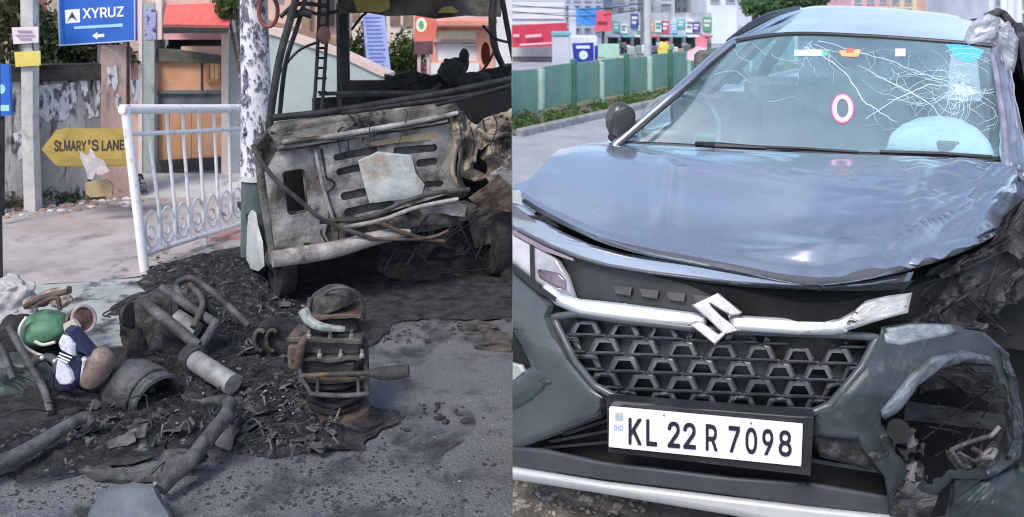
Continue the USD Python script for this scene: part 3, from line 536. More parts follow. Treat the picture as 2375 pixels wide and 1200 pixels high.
obj('ledge', patch([(618, 300), (640, 282), (760, 268), (900, 250), (1050, 232), (1062, 262), (930, 296), (800, 316), (690, 338), (640, 344)], rp, .06, .07, 12, (12, .03), rough=(.012, .03, 6)), m_sheet, t)
obj('ledge_lip', rt([(655, 330), (760, 318), (880, 298), (1000, 276), (1062, 262)], [.012, .016, .014, .012], .085), m_pale, t)
obj('bolt_hole', [patch(Polygon([(x + 8 * math.cos(a), y + 4 * math.sin(a)) for a in np.linspace(0, 6.2, 12)]), rp, .004, .074) for x, y in ((815, 286), (852, 280), (880, 279))], black_void, t)
cover = Polygon([(722, 338), (800, 322), (900, 306), (1045, 284), (1052, 330), (1050, 400), (1064, 436), (960, 468), (860, 498), (778, 522), (760, 470), (742, 410)])
slots = [LineString(s).buffer(r) for s, r in (([(776, 362), (862, 346)], 8.5), ([(916, 348), (1000, 341)], 9), ([(783, 395), (832, 386)], 9), ([(968, 376), (1000, 372)], 9), ([(796, 452), (838, 444)], 10), ([(987, 424), (1016, 423)], 7), ([(804, 489), (900, 468)], 10))]
cv = obj('engine_cover', patch(cover.difference(unary_union(slots)), rp, .014, .045, 7, None, rough=(.018, .018, 12)), m_pale, t)
for s in slots: obj('slot_recess', patch(s.buffer(3), rp, .004, .018, 6), mat('slot_grey', (.05, .048, .047), (.12, .115, .11), rough=.8, scale=14), cv)
obj('cover_seam', rt([(745, 345), (752, 385), (757, 412), (768, 417), (775, 427), (768, 440), (760, 446), (764, 470), (778, 505)], .0065, .048, 7, 6), burnt_dark, cv)
obj('cover_rim', rt([(730, 340), (748, 430), (775, 515)], .010, .05), m_pale, cv)
pl = obj('pale_plate', patch([(823, 368), (848, 358), (868, 348), (905, 352), (945, 356), (956, 398), (976, 424), (968, 452), (905, 460), (850, 466), (836, 420)], rp, .008, .066, 7, (4, .004), rough=(.008, .03, 2)), mat('scorched_plate', (.36, .42, .44), (.58, .60, .58), rough=.6, scale=8, c3=(.40, .33, .25), s3=7, lo3=.5, hi3=.66, bump=.2), t, label='pale scorched square plate')
obj('scorch_mark', patch([(838, 330), (900, 318), (1000, 300), (1010, 320), (905, 330), (870, 336)], rp, .002, .05, 8, rough=(.004, .04, 2)), mat('yellow_scorch', (.30, .22, .13), (.42, .33, .22), rough=.7, scale=9), t)
obj('rear_bumper', rt([(632, 602), (700, 592), (780, 578), (850, 558), (905, 546), (950, 540)], [.042, .046, .044, .040, .034, .02], .10, 16, 6), m_pale, t, smooth=60)
obj('bumper_mount', [patch(rect(702, 560, 716, 582), rp, .04, .05), patch(rect(800, 535, 815, 560), rp, .04, .05)], burnt_dark, t)
# bars bent across the rear
obj('bent_bar', rt([(586, 335), (604, 372), (640, 418), (700, 470), (745, 508), (800, 532), (864, 554)], [.013, .012, .012, .012], [.08, .1, .12, .13, .13, .13, .14], 9, 6), burnt, t, smooth=60)
obj('bent_bar', rt([(878, 516), (930, 538), (975, 552), (1030, 560)], .012, .13, 9, 6), m_rust, t, smooth=60)
obj('bent_bar', rt([(742, 514), (850, 506), (935, 470), (1010, 448), (1088, 440)], .014, .09, 9, 6), burnt, t, smooth=60)
obj('bent_bar', rt([(770, 532), (880, 512), (965, 482), (1062, 462)], .012, .10, 9, 6), m_pale, t, smooth=60)
obj('bent_bar', rt([(862, 554), (960, 556), (1010, 548), (1040, 535)], .009, .14, 8, 6), m_rust, t, smooth=60)
# torn right hand corner
sheet_r = Polygon([(1040, 290), (1062, 262), (1098, 284), (1150, 262), (1210, 244), (1210, 470), (1150, 470), (1118, 405), (1090, 420), (1062, 400)]).difference(Polygon([(1094, 346), (1130, 328), (1108, 366), (1122, 384), (1118, 402), (1093, 392)]))
obj('torn_corner_sheet', crumple(patch(sheet_r, rp, .01, .05, 6, rough=(.10, .026, 5)), .035, 9, 3, .02), m_beige, t, smooth=28)
obj('torn_corner_roll', [rt([(1046, 268), (1058, 330), (1050, 400), (1075, 446)], [.012, .016, .014, .010], .06, 12, 6), rt([(1110, 300), (1140, 320), (1180, 310), (1205, 330)], [.010, .016, .014, .012], .07, 12, 6)], m_beige, t, smooth=50)
obj('corner_void', patch([(1060, 230), (1210, 200), (1210, 640), (1060, 640)], rp, .01, -.12), black_void, t)
obj('torn_flap', crumple(patch([(1062, 448), (1100, 420), (1132, 394), (1168, 436), (1210, 448), (1210, 474), (1150, 478), (1092, 470)], rp, .012, .16, 9, rough=(.03, .03, 7)), .015, 9, 4, .03), m_rust, t, smooth=28)
obj('white_gap_sheet', patch([(1120, 400), (1150, 380), (1187, 400), (1200, 430), (1160, 428)], rp, .008, .09, 8, rough=(.02, .05, 4)), m_pale, t)
for i, (pp, o, mm) in enumerate([([(880, 505), (960, 470), (1075, 462), (1110, 480), (1060, 520), (960, 540), (900, 545)], .03, m_sheet), ([(960, 474), (1050, 458), (1076, 470), (1066, 500), (1020, 486), (975, 492)], .07, m_pale), ([(860, 548), (1000, 540), (1150, 500), (1180, 560), (1060, 600), (900, 600)], -.03, burnt_dark), ([(1075, 500), (1120, 478), (1165, 480), (1150, 560), (1090, 570)], .06, burnt), ([(900, 600), (1100, 560), (1187, 560), (1187, 660), (1000, 690), (880, 640)], -.10, burnt)]):
    obj('crushed_skirt', crumple(patch(pp, rp, .012, o, 11, rough=(.04, .025, i)), .025, 8, i, .035), mm, t, smooth=28)
rgd = np.random.default_rng(5)
obj('loose_wiring', [rt([(rgd.uniform(880, 1180), rgd.uniform(480, 640)) for _ in range(3)], .0035, .05, 5, 5) for _ in range(5)], burnt_dark, t, smooth=60)
# left flank, mudflap
obj('flank_panel', tube([RA + [.0, 0, .24], RA - RN * .22 + [0, 0, .24]], .03, 8), burnt_dark, t)
obj('corner_post', tube([RA + [0, 0, .25], RP(606, 420), RP(598, 345)], [.022, .022, .02], 10), m_sheet, t)
obj('mudflap', patch([(588, 500), (596, 486), (606, 492), (610, 520), (622, 560), (626, 616), (612, 628), (594, 622), (584, 600)], sp, .012, .04, 10, (6, .01)), mat('mudflap_white', (.40, .42, .43), (.56, .58, .58), rough=.4, scale=6), t, label='white rounded mudflap')
# twisted bits of frame and hanging wires
rgq = np.random.default_rng(91)
obj('hanging_wiring', [rt([(x, y), (x + rgq.normal(0, 8), y + rgq.uniform(12, 40)), (x + rgq.normal(0, 16), y + rgq.uniform(40, 90))], rgq.uniform(.002, .005), rgq.uniform(.05, .13), 5, 5) for x, y in [(rgq.uniform(640, 1180), rgq.uniform(240, 300)) for _ in range(14)] + [(rgq.uniform(700, 1180), rgq.uniform(500, 560)) for _ in range(16)]], burnt_dark, t, smooth=60, kind='stuff')
obj('buckled_strip', [crumple(rt([(640, 348), (760, 326), (900, 304), (1040, 280)], .010, .075, 8, 6, ), .02, 9, 2, .03)], m_sheet, t, smooth=40)
obj('buckled_strip', [crumple(rt([(1066, 262), (1072, 330), (1060, 400), (1082, 450)], .014, .08, 8, 6), .03, 9, 5, .03)], burnt, t, smooth=40)
obj('roof_brace', [rt(a, r_, o, 8) for a, r_, o in (([(700, 20), (742, 34), (786, 26)], .010, -.4), ([(640, 180), (690, 120), (742, 96)], .008, -.3), ([(815, 70), (838, 40), (850, 30)], .009, -.95), ([(1120, 60), (1150, 90), (1187, 100)], .010, -.8), ([(1090, 196), (1130, 150), (1150, 110)], .010, -.8))], burnt_dark, t, smooth=60)
obj('dash_remains', [crumple(patch([(900, 176), (960, 168), (1000, 178), (1100, 170), (1190, 150), (1190, 196), (1040, 214), (900, 206)], plane(RA - RN * .75, RN), .08, 0, 10, rough=(.05, .03, 8)), .04, 9, 2, .03)], char, t, smooth=25)
# frame
obj('roof_pillar', [rt([(694, -30), (672, 50), (650, 130), (634, 220), (624, 300)], .020, 0, 10), rt([(716, -30), (690, 60), (662, 150), (648, 272)], .013, -.05, 8), rt([(668, 40), (700, 30), (722, 36)], .02, -.02), rt([(650, 40), (690, 10), (760, 14)], .012, -.1)], burnt_dark, t, smooth=60)
obj('side_ladder', [rt([(742, -30), (738, 80), (733, 180), (727, 266)], .011, -.45), rt([(762, -30), (758, 80), (752, 180), (746, 266)], .011, -.45)] + [rt([(738 - k * .06, y), (758 - k * .06, y)], .008, -.45, 6, 1) for k, y in enumerate((60, 112, 135, 158, 182, 214))], burnt_dark, t, smooth=60)
obj('hanging_reflector', patch(Polygon([(753 + 15 * math.cos(a), 82 + 22 * math.sin(a)) for a in np.linspace(0, 6.2, 18)]), plane(RA - RN * .42, RN), .02, 0, 5, (6, .01)), mat('scorched_red', (.16, .08, .07), (.28, .16, .13), rough=.6), t)
obj('front_pillar', patch([(784, 8), (812, 4), (814, 200), (830, 256), (786, 256)], plane(RA - RN * 1.0, RN), .05, 0, 12, (5, .02)), burnt_dark, t)
obj('belt_bar', [rt([(632, 274), (760, 260), (900, 238), (1050, 212), (1210, 178)], .019, .02, 10), rt([(790, 264), (930, 244), (1060, 226), (1210, 204)], .014, .04, 10), rt([(1010, 244), (1100, 222), (1210, 190)], .010, .06, 8)], burnt_dark, t, smooth=60)
obj('cross_tube', rt([(740, 218), (880, 215), (990, 213), (1022, 196)], .012, -.5, 8), burnt, t, smooth=60)
obj('windscreen_sill', [patch([(790, 188), (1010, 186), (1100, 175), (1210, 160), (1210, 215), (1000, 228), (800, 232)], plane(RA - RN * .8, RN), .05, 0, 20, rough=(.02, .02, 5))], mat('charred_brown', (.02, .013, .012), (.06, .04, .035), rough=.85, scale=8, bump=.5), t)
obj('seat_remains', [crumple(patch([(790, 226), (1060, 214), (1210, 190), (1210, 270), (800, 262)], plane(RA - RN * .55, RN), .12, 0, 18, rough=(.04, .02, 9)), .02, 6, 2, .05)], char, t, smooth=30)
obj('charred_headrest', [blob(RP(1050, 165, -.7), (.09, .07, .09), 4, .3, 3), blob(RP(1077, 140, -.7), (.035, .04, .075), 6, .3, 2), blob(RP(1100, 190, -.6), (.13, .08, .06), 8, .35, 3)], char, t, smooth=40)
obj('windscreen_frame', rt([(1150, -30), (1142, 40), (1148, 110), (1172, 166)], [.022, .03, .026, .02], -.9, 10), burnt_dark, t, smooth=60)
obj('door_frame', rt([(1160, -30), (1176, 60), (1196, 160)], .018, -.3, 10), burnt_dark, t, smooth=60)
obj('undercarriage', [crumple(cbox([-.34, -.12, 0], [.34, .12, .2], .03, math.atan2(RD[1], RD[0])).apply_translation(RA + RD * .95 - RN * .18 + [0, 0, .13]), .05, 6, 4, .05), crumple(cbox([-.22, -.1, 0], [.22, .1, .1], .03, math.atan2(RD[1], RD[0])).apply_translation(RA + RD * .45 - RN * .3 + [0, 0, .2]), .04, 6, 7, .05)], char, t, smooth=25, kind='stuff')
cl_ = mat('canopy', (.06, .052, .045), (.17, .155, .145), rough=.85, scale=5, bump=.4, c3=(.02, .017, .015), s3=6, lo3=.52, hi3=.66)
cp_ = plane(RA - RN * 1.0, RN)
can = obj('canopy_remnant', patch([(778, -90), (1165, -90), (1162, 40), (1080, 37), (1010, 44), (960, 36), (900, 38), (850, 30), (786, 32)], cp_, .02, .0, 14, rough=(.03, .02, 6)), cl_, t)
obj('unburnt_patch', patch([(812, -10), (896, -10), (900, 20), (880, 29), (826, 27)], cp_, .01, .045, 8, rough=(.01, .03, 3)), mat('canopy_yellow', (.36, .27, .07), (.50, .40, .14), rough=.7, scale=9, c3=(.10, .08, .04), s3=8, lo3=.55, hi3=.7), can, label='unburnt yellow patch of the canopy')
obj('unburnt_patch', patch([(1008, 30), (1020, 18), (1040, 14), (1058, 26), (1052, 30)], cp_, .01, .045), mat('canopy_yellow', (.36, .27, .07), (.50, .40, .14), rough=.7, scale=9, c3=(.10, .08, .04), s3=8, lo3=.55, hi3=.7), can, label='unburnt yellow spot of the canopy')
z0 = 1.74; e0, e1 = RA * [1, 1, 0], RA + RD * 1.42
obj('roof_sheet', grid(np.array([[e0 + [0, 0, z0], e1 + [0, 0, z0 + .03]], [e0 - RN * 1.02 + [0, 0, z0 - .02], e1 - RN * 1.02 + [0, 0, z0]]]), .012), cl_, t)
obj('floor_pan', grid(np.array([[e0 - RN * .03 + [0, 0, .30], e1 - RN * .03 + [0, 0, .34]], [e0 - RN * 1.3 + [0, 0, .30], e1 - RN * 1.3 + [0, 0, .34]]]), .03), char, t)
obj('front_panel', grid(np.array([[e0 - RN * 1.12 + RD * .45 + [0, 0, .98], e1 - RN * 1.12 + [0, 0, .98]], [e0 - RN * 1.12 + RD * .45 + [0, 0, .3], e1 - RN * 1.12 + [0, 0, .3]]]), .02), char, t)
obj('under_axle', [tube([RA + RD * .05 - RN * .2 + [0, 0, .2], RA + RD * 1.3 - RN * .2 + [0, 0, .2]], .035, 10), blob(RA + RD * .7 - RN * .25 + [0, 0, .22], (.3, .2, .12), 3, .3, 3)], char, t)
tyre = [(.10, -.05), (.17, -.055), (.205, -.04), (.215, 0), (.205, .04), (.17, .055), (.10, .05)]
for tt, k in ((.08, 0), (1.27, 1)):
    w = obj('wheel', lathe(tyre, RA + RD * tt - RN * (.2 - .14 * k) + [0, 0, .215], RD, 30), char, t, smooth=50)
    obj('rim', lathe([(.0, -.02), (.08, -.03), (.105, -.045), (.105, .045), (.08, .03), (0, .02)], RA + RD * tt - RN * (.2 - .14 * k) + [0, 0, .215], RD, 24), burnt, w)
obj('hanging_wheel_guard', patch([(1140, 500), (1165, 470), (1210, 470), (1210, 740), (1180, 720), (1150, 640), (1142, 560)], rp, .05, .12, 14, (14, .04), rough=(.03, .02, 3)), char, t)

# ================================================================== BURNT DEBRIS IN FRONT
def dt(pts, r, s=10, sm=5, **k): return tube([P(*p) for p in pts], r, s, sm, **k)
m_iron = mat('scaled_iron', (.03, .028, .027), (.12, .112, .106), rough=.7, metal=.4, scale=12, bump=.5, bscale=50, c3=(.17, .10, .07), s3=9, lo3=.57, hi3=.7)
m_greyp = mat('heat_grey', (.13, .13, .135), (.34, .34, .345), rough=.6, metal=.3, scale=8, bump=.25, c3=(.08, .07, .065), s3=9, lo3=.56, hi3=.7)
m_pipe = mat('sooty_pipe', (.032, .033, .037), (.14, .142, .15), rough=.65, metal=.2, scale=7, bump=.6, bscale=34, c3=(.025, .024, .026), s3=6, lo3=.48, hi3=.64, detail=10.)
# upright engine with a dome and a lever
Ye = 3200 / 950.; c = G(778, 962); k = Ye / 2000
t = thing('burnt_engine', 'burnt engine standing upright on the asphalt with domed top and side lever', 'engine', c)
obj('base_ring', lathe([(.02, 0), (.130, 0), (.138, .012), (.132, .03), (.10, .042), (.02, .05)], c, n=36), m_rust, t)
fins = []
for i in range(8): fins += [(.098, .05 + i * .03), (.112, .055 + i * .03), (.112, .066 + i * .03), (.096, .07 + i * .03)]
obj('block', crumple(lathe([(0, .04)] + fins[:16] + [(.07, .17), (0, .18)], c, n=22), .012, 12, 3, .03), burnt_dark, t, smooth=20)
for k_, (x0, x1, z0_, z1_, d_, rz_, mm) in enumerate(((-.13, .12, .165, .185, .10, .1, m_rust), (-.11, .10, .19, .24, .085, -.1, burnt_dark), (-.15, .115, .245, .262, .10, .05, m_iron), (-.10, .11, .265, .315, .08, 0, burnt), (-.16, .13, .318, .338, .105, -.08, m_iron), (-.10, .09, .34, .40, .075, .15, burnt_dark), (-.12, .11, .402, .42, .09, .05, m_rust))):
    obj('plate', crumple(cbox([x0, -d_, z0_], [x1, d_, z1_], .008, rz_), .010, 13, k_, .025).apply_translation(c), mm, t, smooth=22)
obj('side_housing', crumple(cbox(c + [-.165, -.09, .20], c + [-.10, .02, .31], .02), .014, 12, 5, .025), m_rust, t, smooth=22)
for k_ in range(7): obj('bolt', lathe([(0, 0), (.010, 0), (.010, .012), (.006, .016), (.006, .03), (0, .03)], c + [-.12 + .04 * k_, -.095, .335 if k_ % 2 else .262], n=8), m_greyp, t, smooth=False)
dome = lathe([(.0, .085), (.04, .08), (.072, .06), (.088, .03), (.092, .0), (.084, -.004), (.08, .0), (.06, .05), (0, .06)], [0, 0, 0], n=26)
dome.apply_transform(trimesh.transformations.rotation_matrix(-.3, [0, 1, 0])); dome.apply_translation(c + [-.01, 0, .425])
obj('cap', crumple(dome, .016, 10, 4, .02), mat('sooty_dome', (.03, .028, .027), (.15, .14, .13), rough=.6, metal=.3, scale=9, bump=.5, c3=(.012, .012, .012), s3=8, lo3=.46, hi3=.62), t, smooth=25, label='sooty dented cap')
obj('cap_tube', [dt([(742, 700, Ye - .05), (760, 676, Ye - .08), (800, 668, Ye - .1), (838, 690, Ye - .08), (846, 740, Ye - .05)], .007, 8, 6), dt([(720, 690, Ye - .06), (712, 740, Ye - .08), (724, 790, Ye - .09)], .009, 8, 6)], burnt, t, smooth=60)
obj('dome_flange', tube([P(704, 720, Ye - .08), P(716, 742, Ye - .1), P(745, 758, Ye - .12), P(800, 764, Ye - .12)], [.022, .02, .016, .01], 10, 5), mat('pale_teal_metal', (.14, .16, .165), (.34, .38, .38), rough=.5, scale=14, bump=.3, c3=(.06, .06, .06), s3=11, lo3=.5, hi3=.64), t)
[obj('guard_bar', q_, m_iron if k_ % 2 else m_pipe, t, smooth=60) for k_, q_ in enumerate([dt([(690, 828, Ye - .1), (698, 870, Ye - .12), (722, 914, Ye - .13)], .008), dt([(702, 872, Ye - .13), (780, 868, Ye - .14), (860, 866, Ye - .12)], .009), dt([(720, 914, Ye - .13), (790, 918, Ye - .14), (856, 914, Ye - .12)], .009), dt([(738, 872, Ye - .13), (736, 914, Ye - .13)], .007), dt([(830, 868, Ye - .12), (832, 914, Ye - .12)], .007), dt([(848, 780, Ye - .06), (852, 920, Ye - .1)], .010), dt([(700, 770, Ye - .08), (692, 850, Ye - .1)], .012)])]
obj('lever', dt([(850, 866, Ye - .12), (900, 866, Ye - .13), (948, 861, Ye - .13)], [.010, .024, .026, .022], 14), mat('charred_rubber', (.02, .022, .024), (.05, .053, .056), rough=.8, scale=20, bump=.4), t, smooth=60, label='charred grip lever')
obj('pipe_stub', dt([(716, 778, Ye - .08), (700, 800, Ye - .12), (690, 850, Ye - .11)], .016), m_rust, t, smooth=60)
# small box
c = G(640, 832); t = thing('charred_motor_box', 'small charred box with pale coil halves beside the upright engine', 'motor part', c)
obj('casing', crumple(Polygon and patch([(586, 770), (610, 756), (690, 760), (692, 828), (598, 826)], planeY(c[1] - .0), .12, 0, 12), .012, 12, 6, .03), burnt_dark, t, smooth=30)
for x in (604, 632): obj('coil_half', tube([P(x + 14 * math.cos(a), 790 + 24 * math.sin(a), c[1] - .02) for a in np.linspace(1.2, 5.4, 14)], .010, 8), m_iron, t, smooth=60)
# frame with cylinder
Yf = 3.85; c = G(430, 850); t = thing('burnt_seat_frame', 'burnt tubular frame with dark fins and a pale grey cylinder, lying on its side', 'metal frame', c)
obj('frame_tube', [dt([(340, 705, Yf - .05), (363, 725, Yf - .1), (410, 762, Yf - .13), (459, 803, Yf - .16)], .024)], m_pipe, t, smooth=60)
obj('frame_tube', [dt([(372, 668, Yf + .1), (440, 712, Yf + .05), (503, 752, Yf)], .021)], m_pipe, t, smooth=60)
obj('frame_tube', [dt([(504, 742, Yf), (480, 782, Yf - .05), (450, 826, Yf - .12)], .020)], m_pipe, t, smooth=60)
obj('frame_tube', [dt([(424, 700, Yf + .1), (410, 662, Yf + .2), (440, 646, Yf + .22), (480, 668, Yf + .2), (530, 710, Yf + .15), (576, 757, Yf + .1)], .016)], m_pipe, t, smooth=60)
obj('frame_tube', [dt([(448, 760, Yf - .05), (470, 700, Yf + .05), (440, 660, Yf + .15)], .014)], m_iron, t, smooth=60)
obj('cylinder', dt([(436, 824, Yf - .2), (470, 848, Yf - .28), (540, 892, Yf - .4)], .040, 22, 3), m_greyp, t, smooth=50, label='pale grey cylinder')
obj('cylinder_collar', [dt([(440, 826, Yf - .2), (456, 838, Yf - .24)], .054, 22, 2), dt([(492, 862, Yf - .3), (498, 866, Yf - .31)], .044, 22, 1)], m_pipe, t, smooth=50)
obj('inner_drum', dt([(404, 740, Yf + .02), (456, 772, Yf)], .045, 18, 2), m_greyp, t, smooth=50)
obj('side_plate', crumple(patch([(285, 815), (272, 780), (292, 735), (318, 690), (358, 676), (392, 700), (400, 770), (372, 790), (356, 770), (340, 806), (330, 778), (306, 830)], planeY(Yf - .02), .02, 0, 9), .02, 9, 3, .03), m_iron, t, smooth=30)
obj('side_plate', crumple(patch([(380, 770), (440, 800), (440, 836), (400, 850), (372, 820)], planeY(Yf - .1), .06, 0, 9), .02, 9, 8, .03), burnt_dark, t, smooth=30)
obj('side_plate', crumple(patch([(410, 700), (470, 690), (500, 740), (460, 800), (420, 770)], planeY(Yf + .08), .05, 0, 9), .03, 9, 12, .03), burnt_dark, t, smooth=30)
obj('sprocket', lathe([(0, -.012), (.05, -.012), (.055, 0), (.05, .012), (0, .012)], P(302, 730, Yf - .03), (1, -.5, .2), 24), burnt_dark, t)
obj('hanging_scrap', [crumple(blob(P(x, y, Yf - .15), (.04, .03, .07), i, .4, 2), .02, 9, i, .03) for i, (x, y) in enumerate(((320, 800), (405, 860), (430, 880), (500, 905), (285, 850)))], char, t, smooth=30)
obj('thin_wire', dt([(256, 736, 4.25), (240, 728, 4.3), (300, 700, 4.4), (388, 652, 4.6)], .004, 6, 6), burnt_dark, label='thin bent wire lying on the grey concrete beside the burnt frame', category='wire')
# pipes
obj('bent_pipe', crumple(tube([G(470, 932, .10), G(505, 928, .12), G(530, 934, .13), G(526, 962, .13), G(480, 1020, .11), G(440, 1068, .09), G(400, 1104, .07), G(372, 1136, .05)], [.012, .018, .024, .027, .027, .027, .026, .022], 14, 6), .004, 16, 3, .02), m_pipe, smooth=60, label='hooked grey pipe bent over the ash heap', category='pipe')
obj('straight_pipe', crumple(tube([G(-60, 1104, .06), G(20, 1066, .07), G(110, 1018, .09), G(170, 980, .11), G(200, 970, .11), G(214, 984, .09)], [.025, .025, .025, .024, .023, .016], 16, 6), .004, 14, 5, .02), m_pipe, smooth=60, label='thick grey pipe running out at the left edge', category='pipe')
obj('crushed_plate', crumple(patch([(178, 1082), (220, 1078), (300, 1094), (356, 1076), (376, 1044), (430, 1040), (484, 1052), (478, 1066), (420, 1082), (368, 1112), (290, 1118), (222, 1106)], plane(G(330, 1090, .04), [0, -.55, .83]), .02, 0, 9, (6, .01), rough=(.02, .03, 2)), .012, 9, 3, .03), m_pipe, smooth=35, label='crushed bluish grey metal plate under the hooked pipe', category='metal plate')
c = G(300, 1150); t = thing('seat_panel', 'dusty blue grey moulded panel at the bottom edge below the pipes', 'panel', c)
obj('shell', crumple(patch([(190, 1260), (205, 1190), (226, 1146), (262, 1124), (312, 1118), (366, 1130), (374, 1150), (404, 1200), (420, 1262)], plane(G(310, 1170, .05), [.05, -.5, .86]), .05, .03, 12, (26, .045), rough=(.008, .02, 2)), .006, 8, 3, .03), mat('dusty_blue', (.06, .07, .088), (.115, .127, .152), rough=.6, scale=6, bump=.25, c3=(.07, .075, .085), s3=8, lo3=.56, hi3=.7), t, smooth=40)
obj('strap', dt([(360, 1118, 2.88), (374, 1142, 2.86), (392, 1172, 2.82)], .010, 8), m_greyp, t, smooth=60)

rgs = np.random.default_rng(71)
sp_ = []
for i in range(240):
    x, y = [(rgs.uniform(330, 690), rgs.uniform(620, 830)), (rgs.uniform(150, 560), rgs.uniform(860, 1040)), (rgs.uniform(560, 780), rgs.uniform(870, 1040))][i % 3]
    q = G(x, y, .04); a = rgs.uniform(0, 6.28); ln = rgs.uniform(.02, .05) + .07 * rgs.random() ** 3
    if i % 2: sp_.append(tube([q, q + [ln * .5 * math.cos(a), ln * .5 * math.sin(a), rgs.uniform(-.01, .04)], q + [ln * math.cos(a + .5), ln * math.sin(a + .5), rgs.uniform(-.02, .02)]], rgs.uniform(.002, .006), 6, 3))
    else: sp_.append(crumple(cbox(q - [ln * .5, ln * .3, .003], q + [ln * .5, ln * .3, .003], .002, a, rgs.uniform(-.6, .6), rgs.uniform(-.6, .6)), .02, 14, i, .02))
obj('scrap_slivers', sp_, mat('scrap', (.02, .02, .022), (.15, .147, .145), rough=.6, metal=.3, scale=9), smooth=30, kind='stuff', label='bent slivers of burnt sheet and rod scattered over the ash', category='scrap')
wr_ = []
for i in range(60):
    x, y = [(rgs.uniform(330, 660), rgs.uniform(640, 850)), (rgs.uniform(100, 560), rgs.uniform(850, 1040)), (rgs.uniform(560, 770), rgs.uniform(860, 1040))][i % 3]
    q = G(x, y, .05); a = rgs.uniform(0, 6.28); pts = [q]
    for _ in range(4): a += rgs.normal(0, .8); pts.append(pts[-1] + [.06 * math.cos(a), .06 * math.sin(a), rgs.uniform(-.02, .03)])
    for p_ in pts: p_[2] = max(p_[2], .02)
    wr_.append(tube(pts, rgs.uniform(.0015, .0035), 5, 4))
obj('burnt_wires', wr_, burnt_dark, smooth=60, kind='stuff', label='tangle of thin burnt wires over the ash heaps', category='wires')
# wrecked scooter
Ys = 3.72; c = G(120, 880); t = thing('wrecked_scooter', 'wrecked scooter front lying on its side with green tank and round dial', 'scooter', c)
obj('green_tank', crumple(blob(P(102, 762, Ys), (.105, .09, .072), 3, .10, 3), .012, 9, 3, .025), mat('tank_green', (.045, .15, .085), (.14, .30, .19), rough=.55, scale=5, c3=(.02, .035, .025), s3=6, lo3=.47, hi3=.62, bump=.3), t, smooth=60, label='green rounded tank')
obj('tank_rim', [dt([(62, 735, Ys - .08), (46, 762, Ys - .1), (50, 796, Ys - .1), (78, 818, Ys - .1), (100, 826, Ys - .1)], .007, 8), dt([(80, 792, Ys - .1), (100, 800, Ys - .1), (128, 794, Ys - .1)], .007, 8)], mat('cream_trim', (.5, .47, .40), (.62, .58, .5), rough=.5), t, smooth=60)
obj('handlebar', [dt([(58, 712, Ys), (100, 690, Ys), (158, 676, Ys)], .013, 10), dt([(90, 706, Ys - .03), (130, 690, Ys - .03), (140, 720, Ys - .03)], .010, 8)], m_rust, t, smooth=60)
dl = obj('dial', lathe([(0, -.03), (.052, -.03), (.060, -.01), (.060, .015), (.052, .02), (.046, .012), (0, .012)], P(186, 744, Ys - .03), (.55, -.75, .35), 28), mat('dial_brown', (.05, .025, .022), (.18, .09, .075), rough=.45, scale=14, bump=.4), t, smooth=30, label='round reddish dial')
obj('dial_rim', tube([P(190 + 27 * math.cos(a) * 1.0 + 4, 740 + 31 * math.sin(a), Ys - .055 + .03 * math.cos(a)) for a in np.linspace(0, 2 * np.pi, 24, endpoint=False)], .007, 8, closed=True), mat('dusty_pink', (.26, .20, .21), (.46, .39, .41), rough=.6, scale=14), dl)
obj('bracket', crumple(patch([(146, 752), (170, 742), (184, 762), (176, 780), (150, 776)], planeY(Ys - .1), .02, 0, 8), .006, 9, 3), mat('cream_trim', (.5, .47, .4)), t)
bt = obj('brown_canister', lathe([(0, 0), (.04, .004), (.055, .03), (.058, .08), (.052, .13), (.03, .150), (0, .155)], P(202, 888, Ys - .3), (.5, -.1, .8), 24), mat('canister_brown', (.13, .075, .06), (.42, .33, .29), rough=.5, scale=6, c3=(.03, .02, .02), s3=6, lo3=.46, hi3=.6, bump=.3), t, smooth=50)
obj('fork', [dt([(20, 760, Ys - .1), (60, 830, Ys - .2), (100, 900, Ys - .3), (118, 960, Ys - .4)], .014), dt([(58, 850, Ys - .2), (120, 830, Ys - .25), (150, 900, Ys - .3)], .016), dt([(0, 800, Ys - .15), (30, 880, Ys - .3)], .012)], m_pipe, t, smooth=60)
obj('body_shell', crumple(patch([(-60, 830), (20, 836), (70, 842), (120, 900), (130, 970), (60, 985), (-60, 1000)], planeY(Ys - .22), .08, 0, 12, (20, .05), rough=(.03, .03, 4)), .02, 8, 5, .04), mat('sooty_green', (.03, .042, .042), (.085, .10, .10), rough=.55, scale=6), t, smooth=35)
obj('body_shell', crumple(patch([(112, 880), (140, 920), (220, 930), (260, 960), (180, 985), (110, 985)], planeY(Ys - .33), .06, 0, 10, (10, .03)), .02, 8, 8, .04), burnt_dark, t, smooth=35)
for x, y in ((98, 830), (128, 838)): obj('bolt_head', blob(P(x, y, Ys - .30), (.010, .010, .010), 1, .1, 1), mat('bright_bolt', (.45, .45, .45), rough=.35, metal=.5), t)
obj('dark_cavity', [blob(P(60, 800, Ys + .06), (.16, .06, .13), 5, .3, 3), blob(P(150, 930, Ys - .22), (.16, .08, .08), 6, .3, 3)], char, t, smooth=40)
def torus(c, ax, R, r, n=34, s=12, sq=1.):
    a = np.linspace(0, 2 * np.pi, n, endpoint=False); ax = np.asarray(ax, float) / np.linalg.norm(ax); u = np.cross(ax, [0, 0, 1.]); u /= np.linalg.norm(u); v = np.cross(ax, u)
    return tube([np.asarray(c) + R * (math.cos(x) * u + sq * math.sin(x) * v) for x in a], r, s, closed=True)
c = G(325, 960); t = thing('burnt_drum', 'sooty round ended metal drum lying in the ash behind the running shoe', 'drum', c); ax = np.array([.80, -.42, -.20])
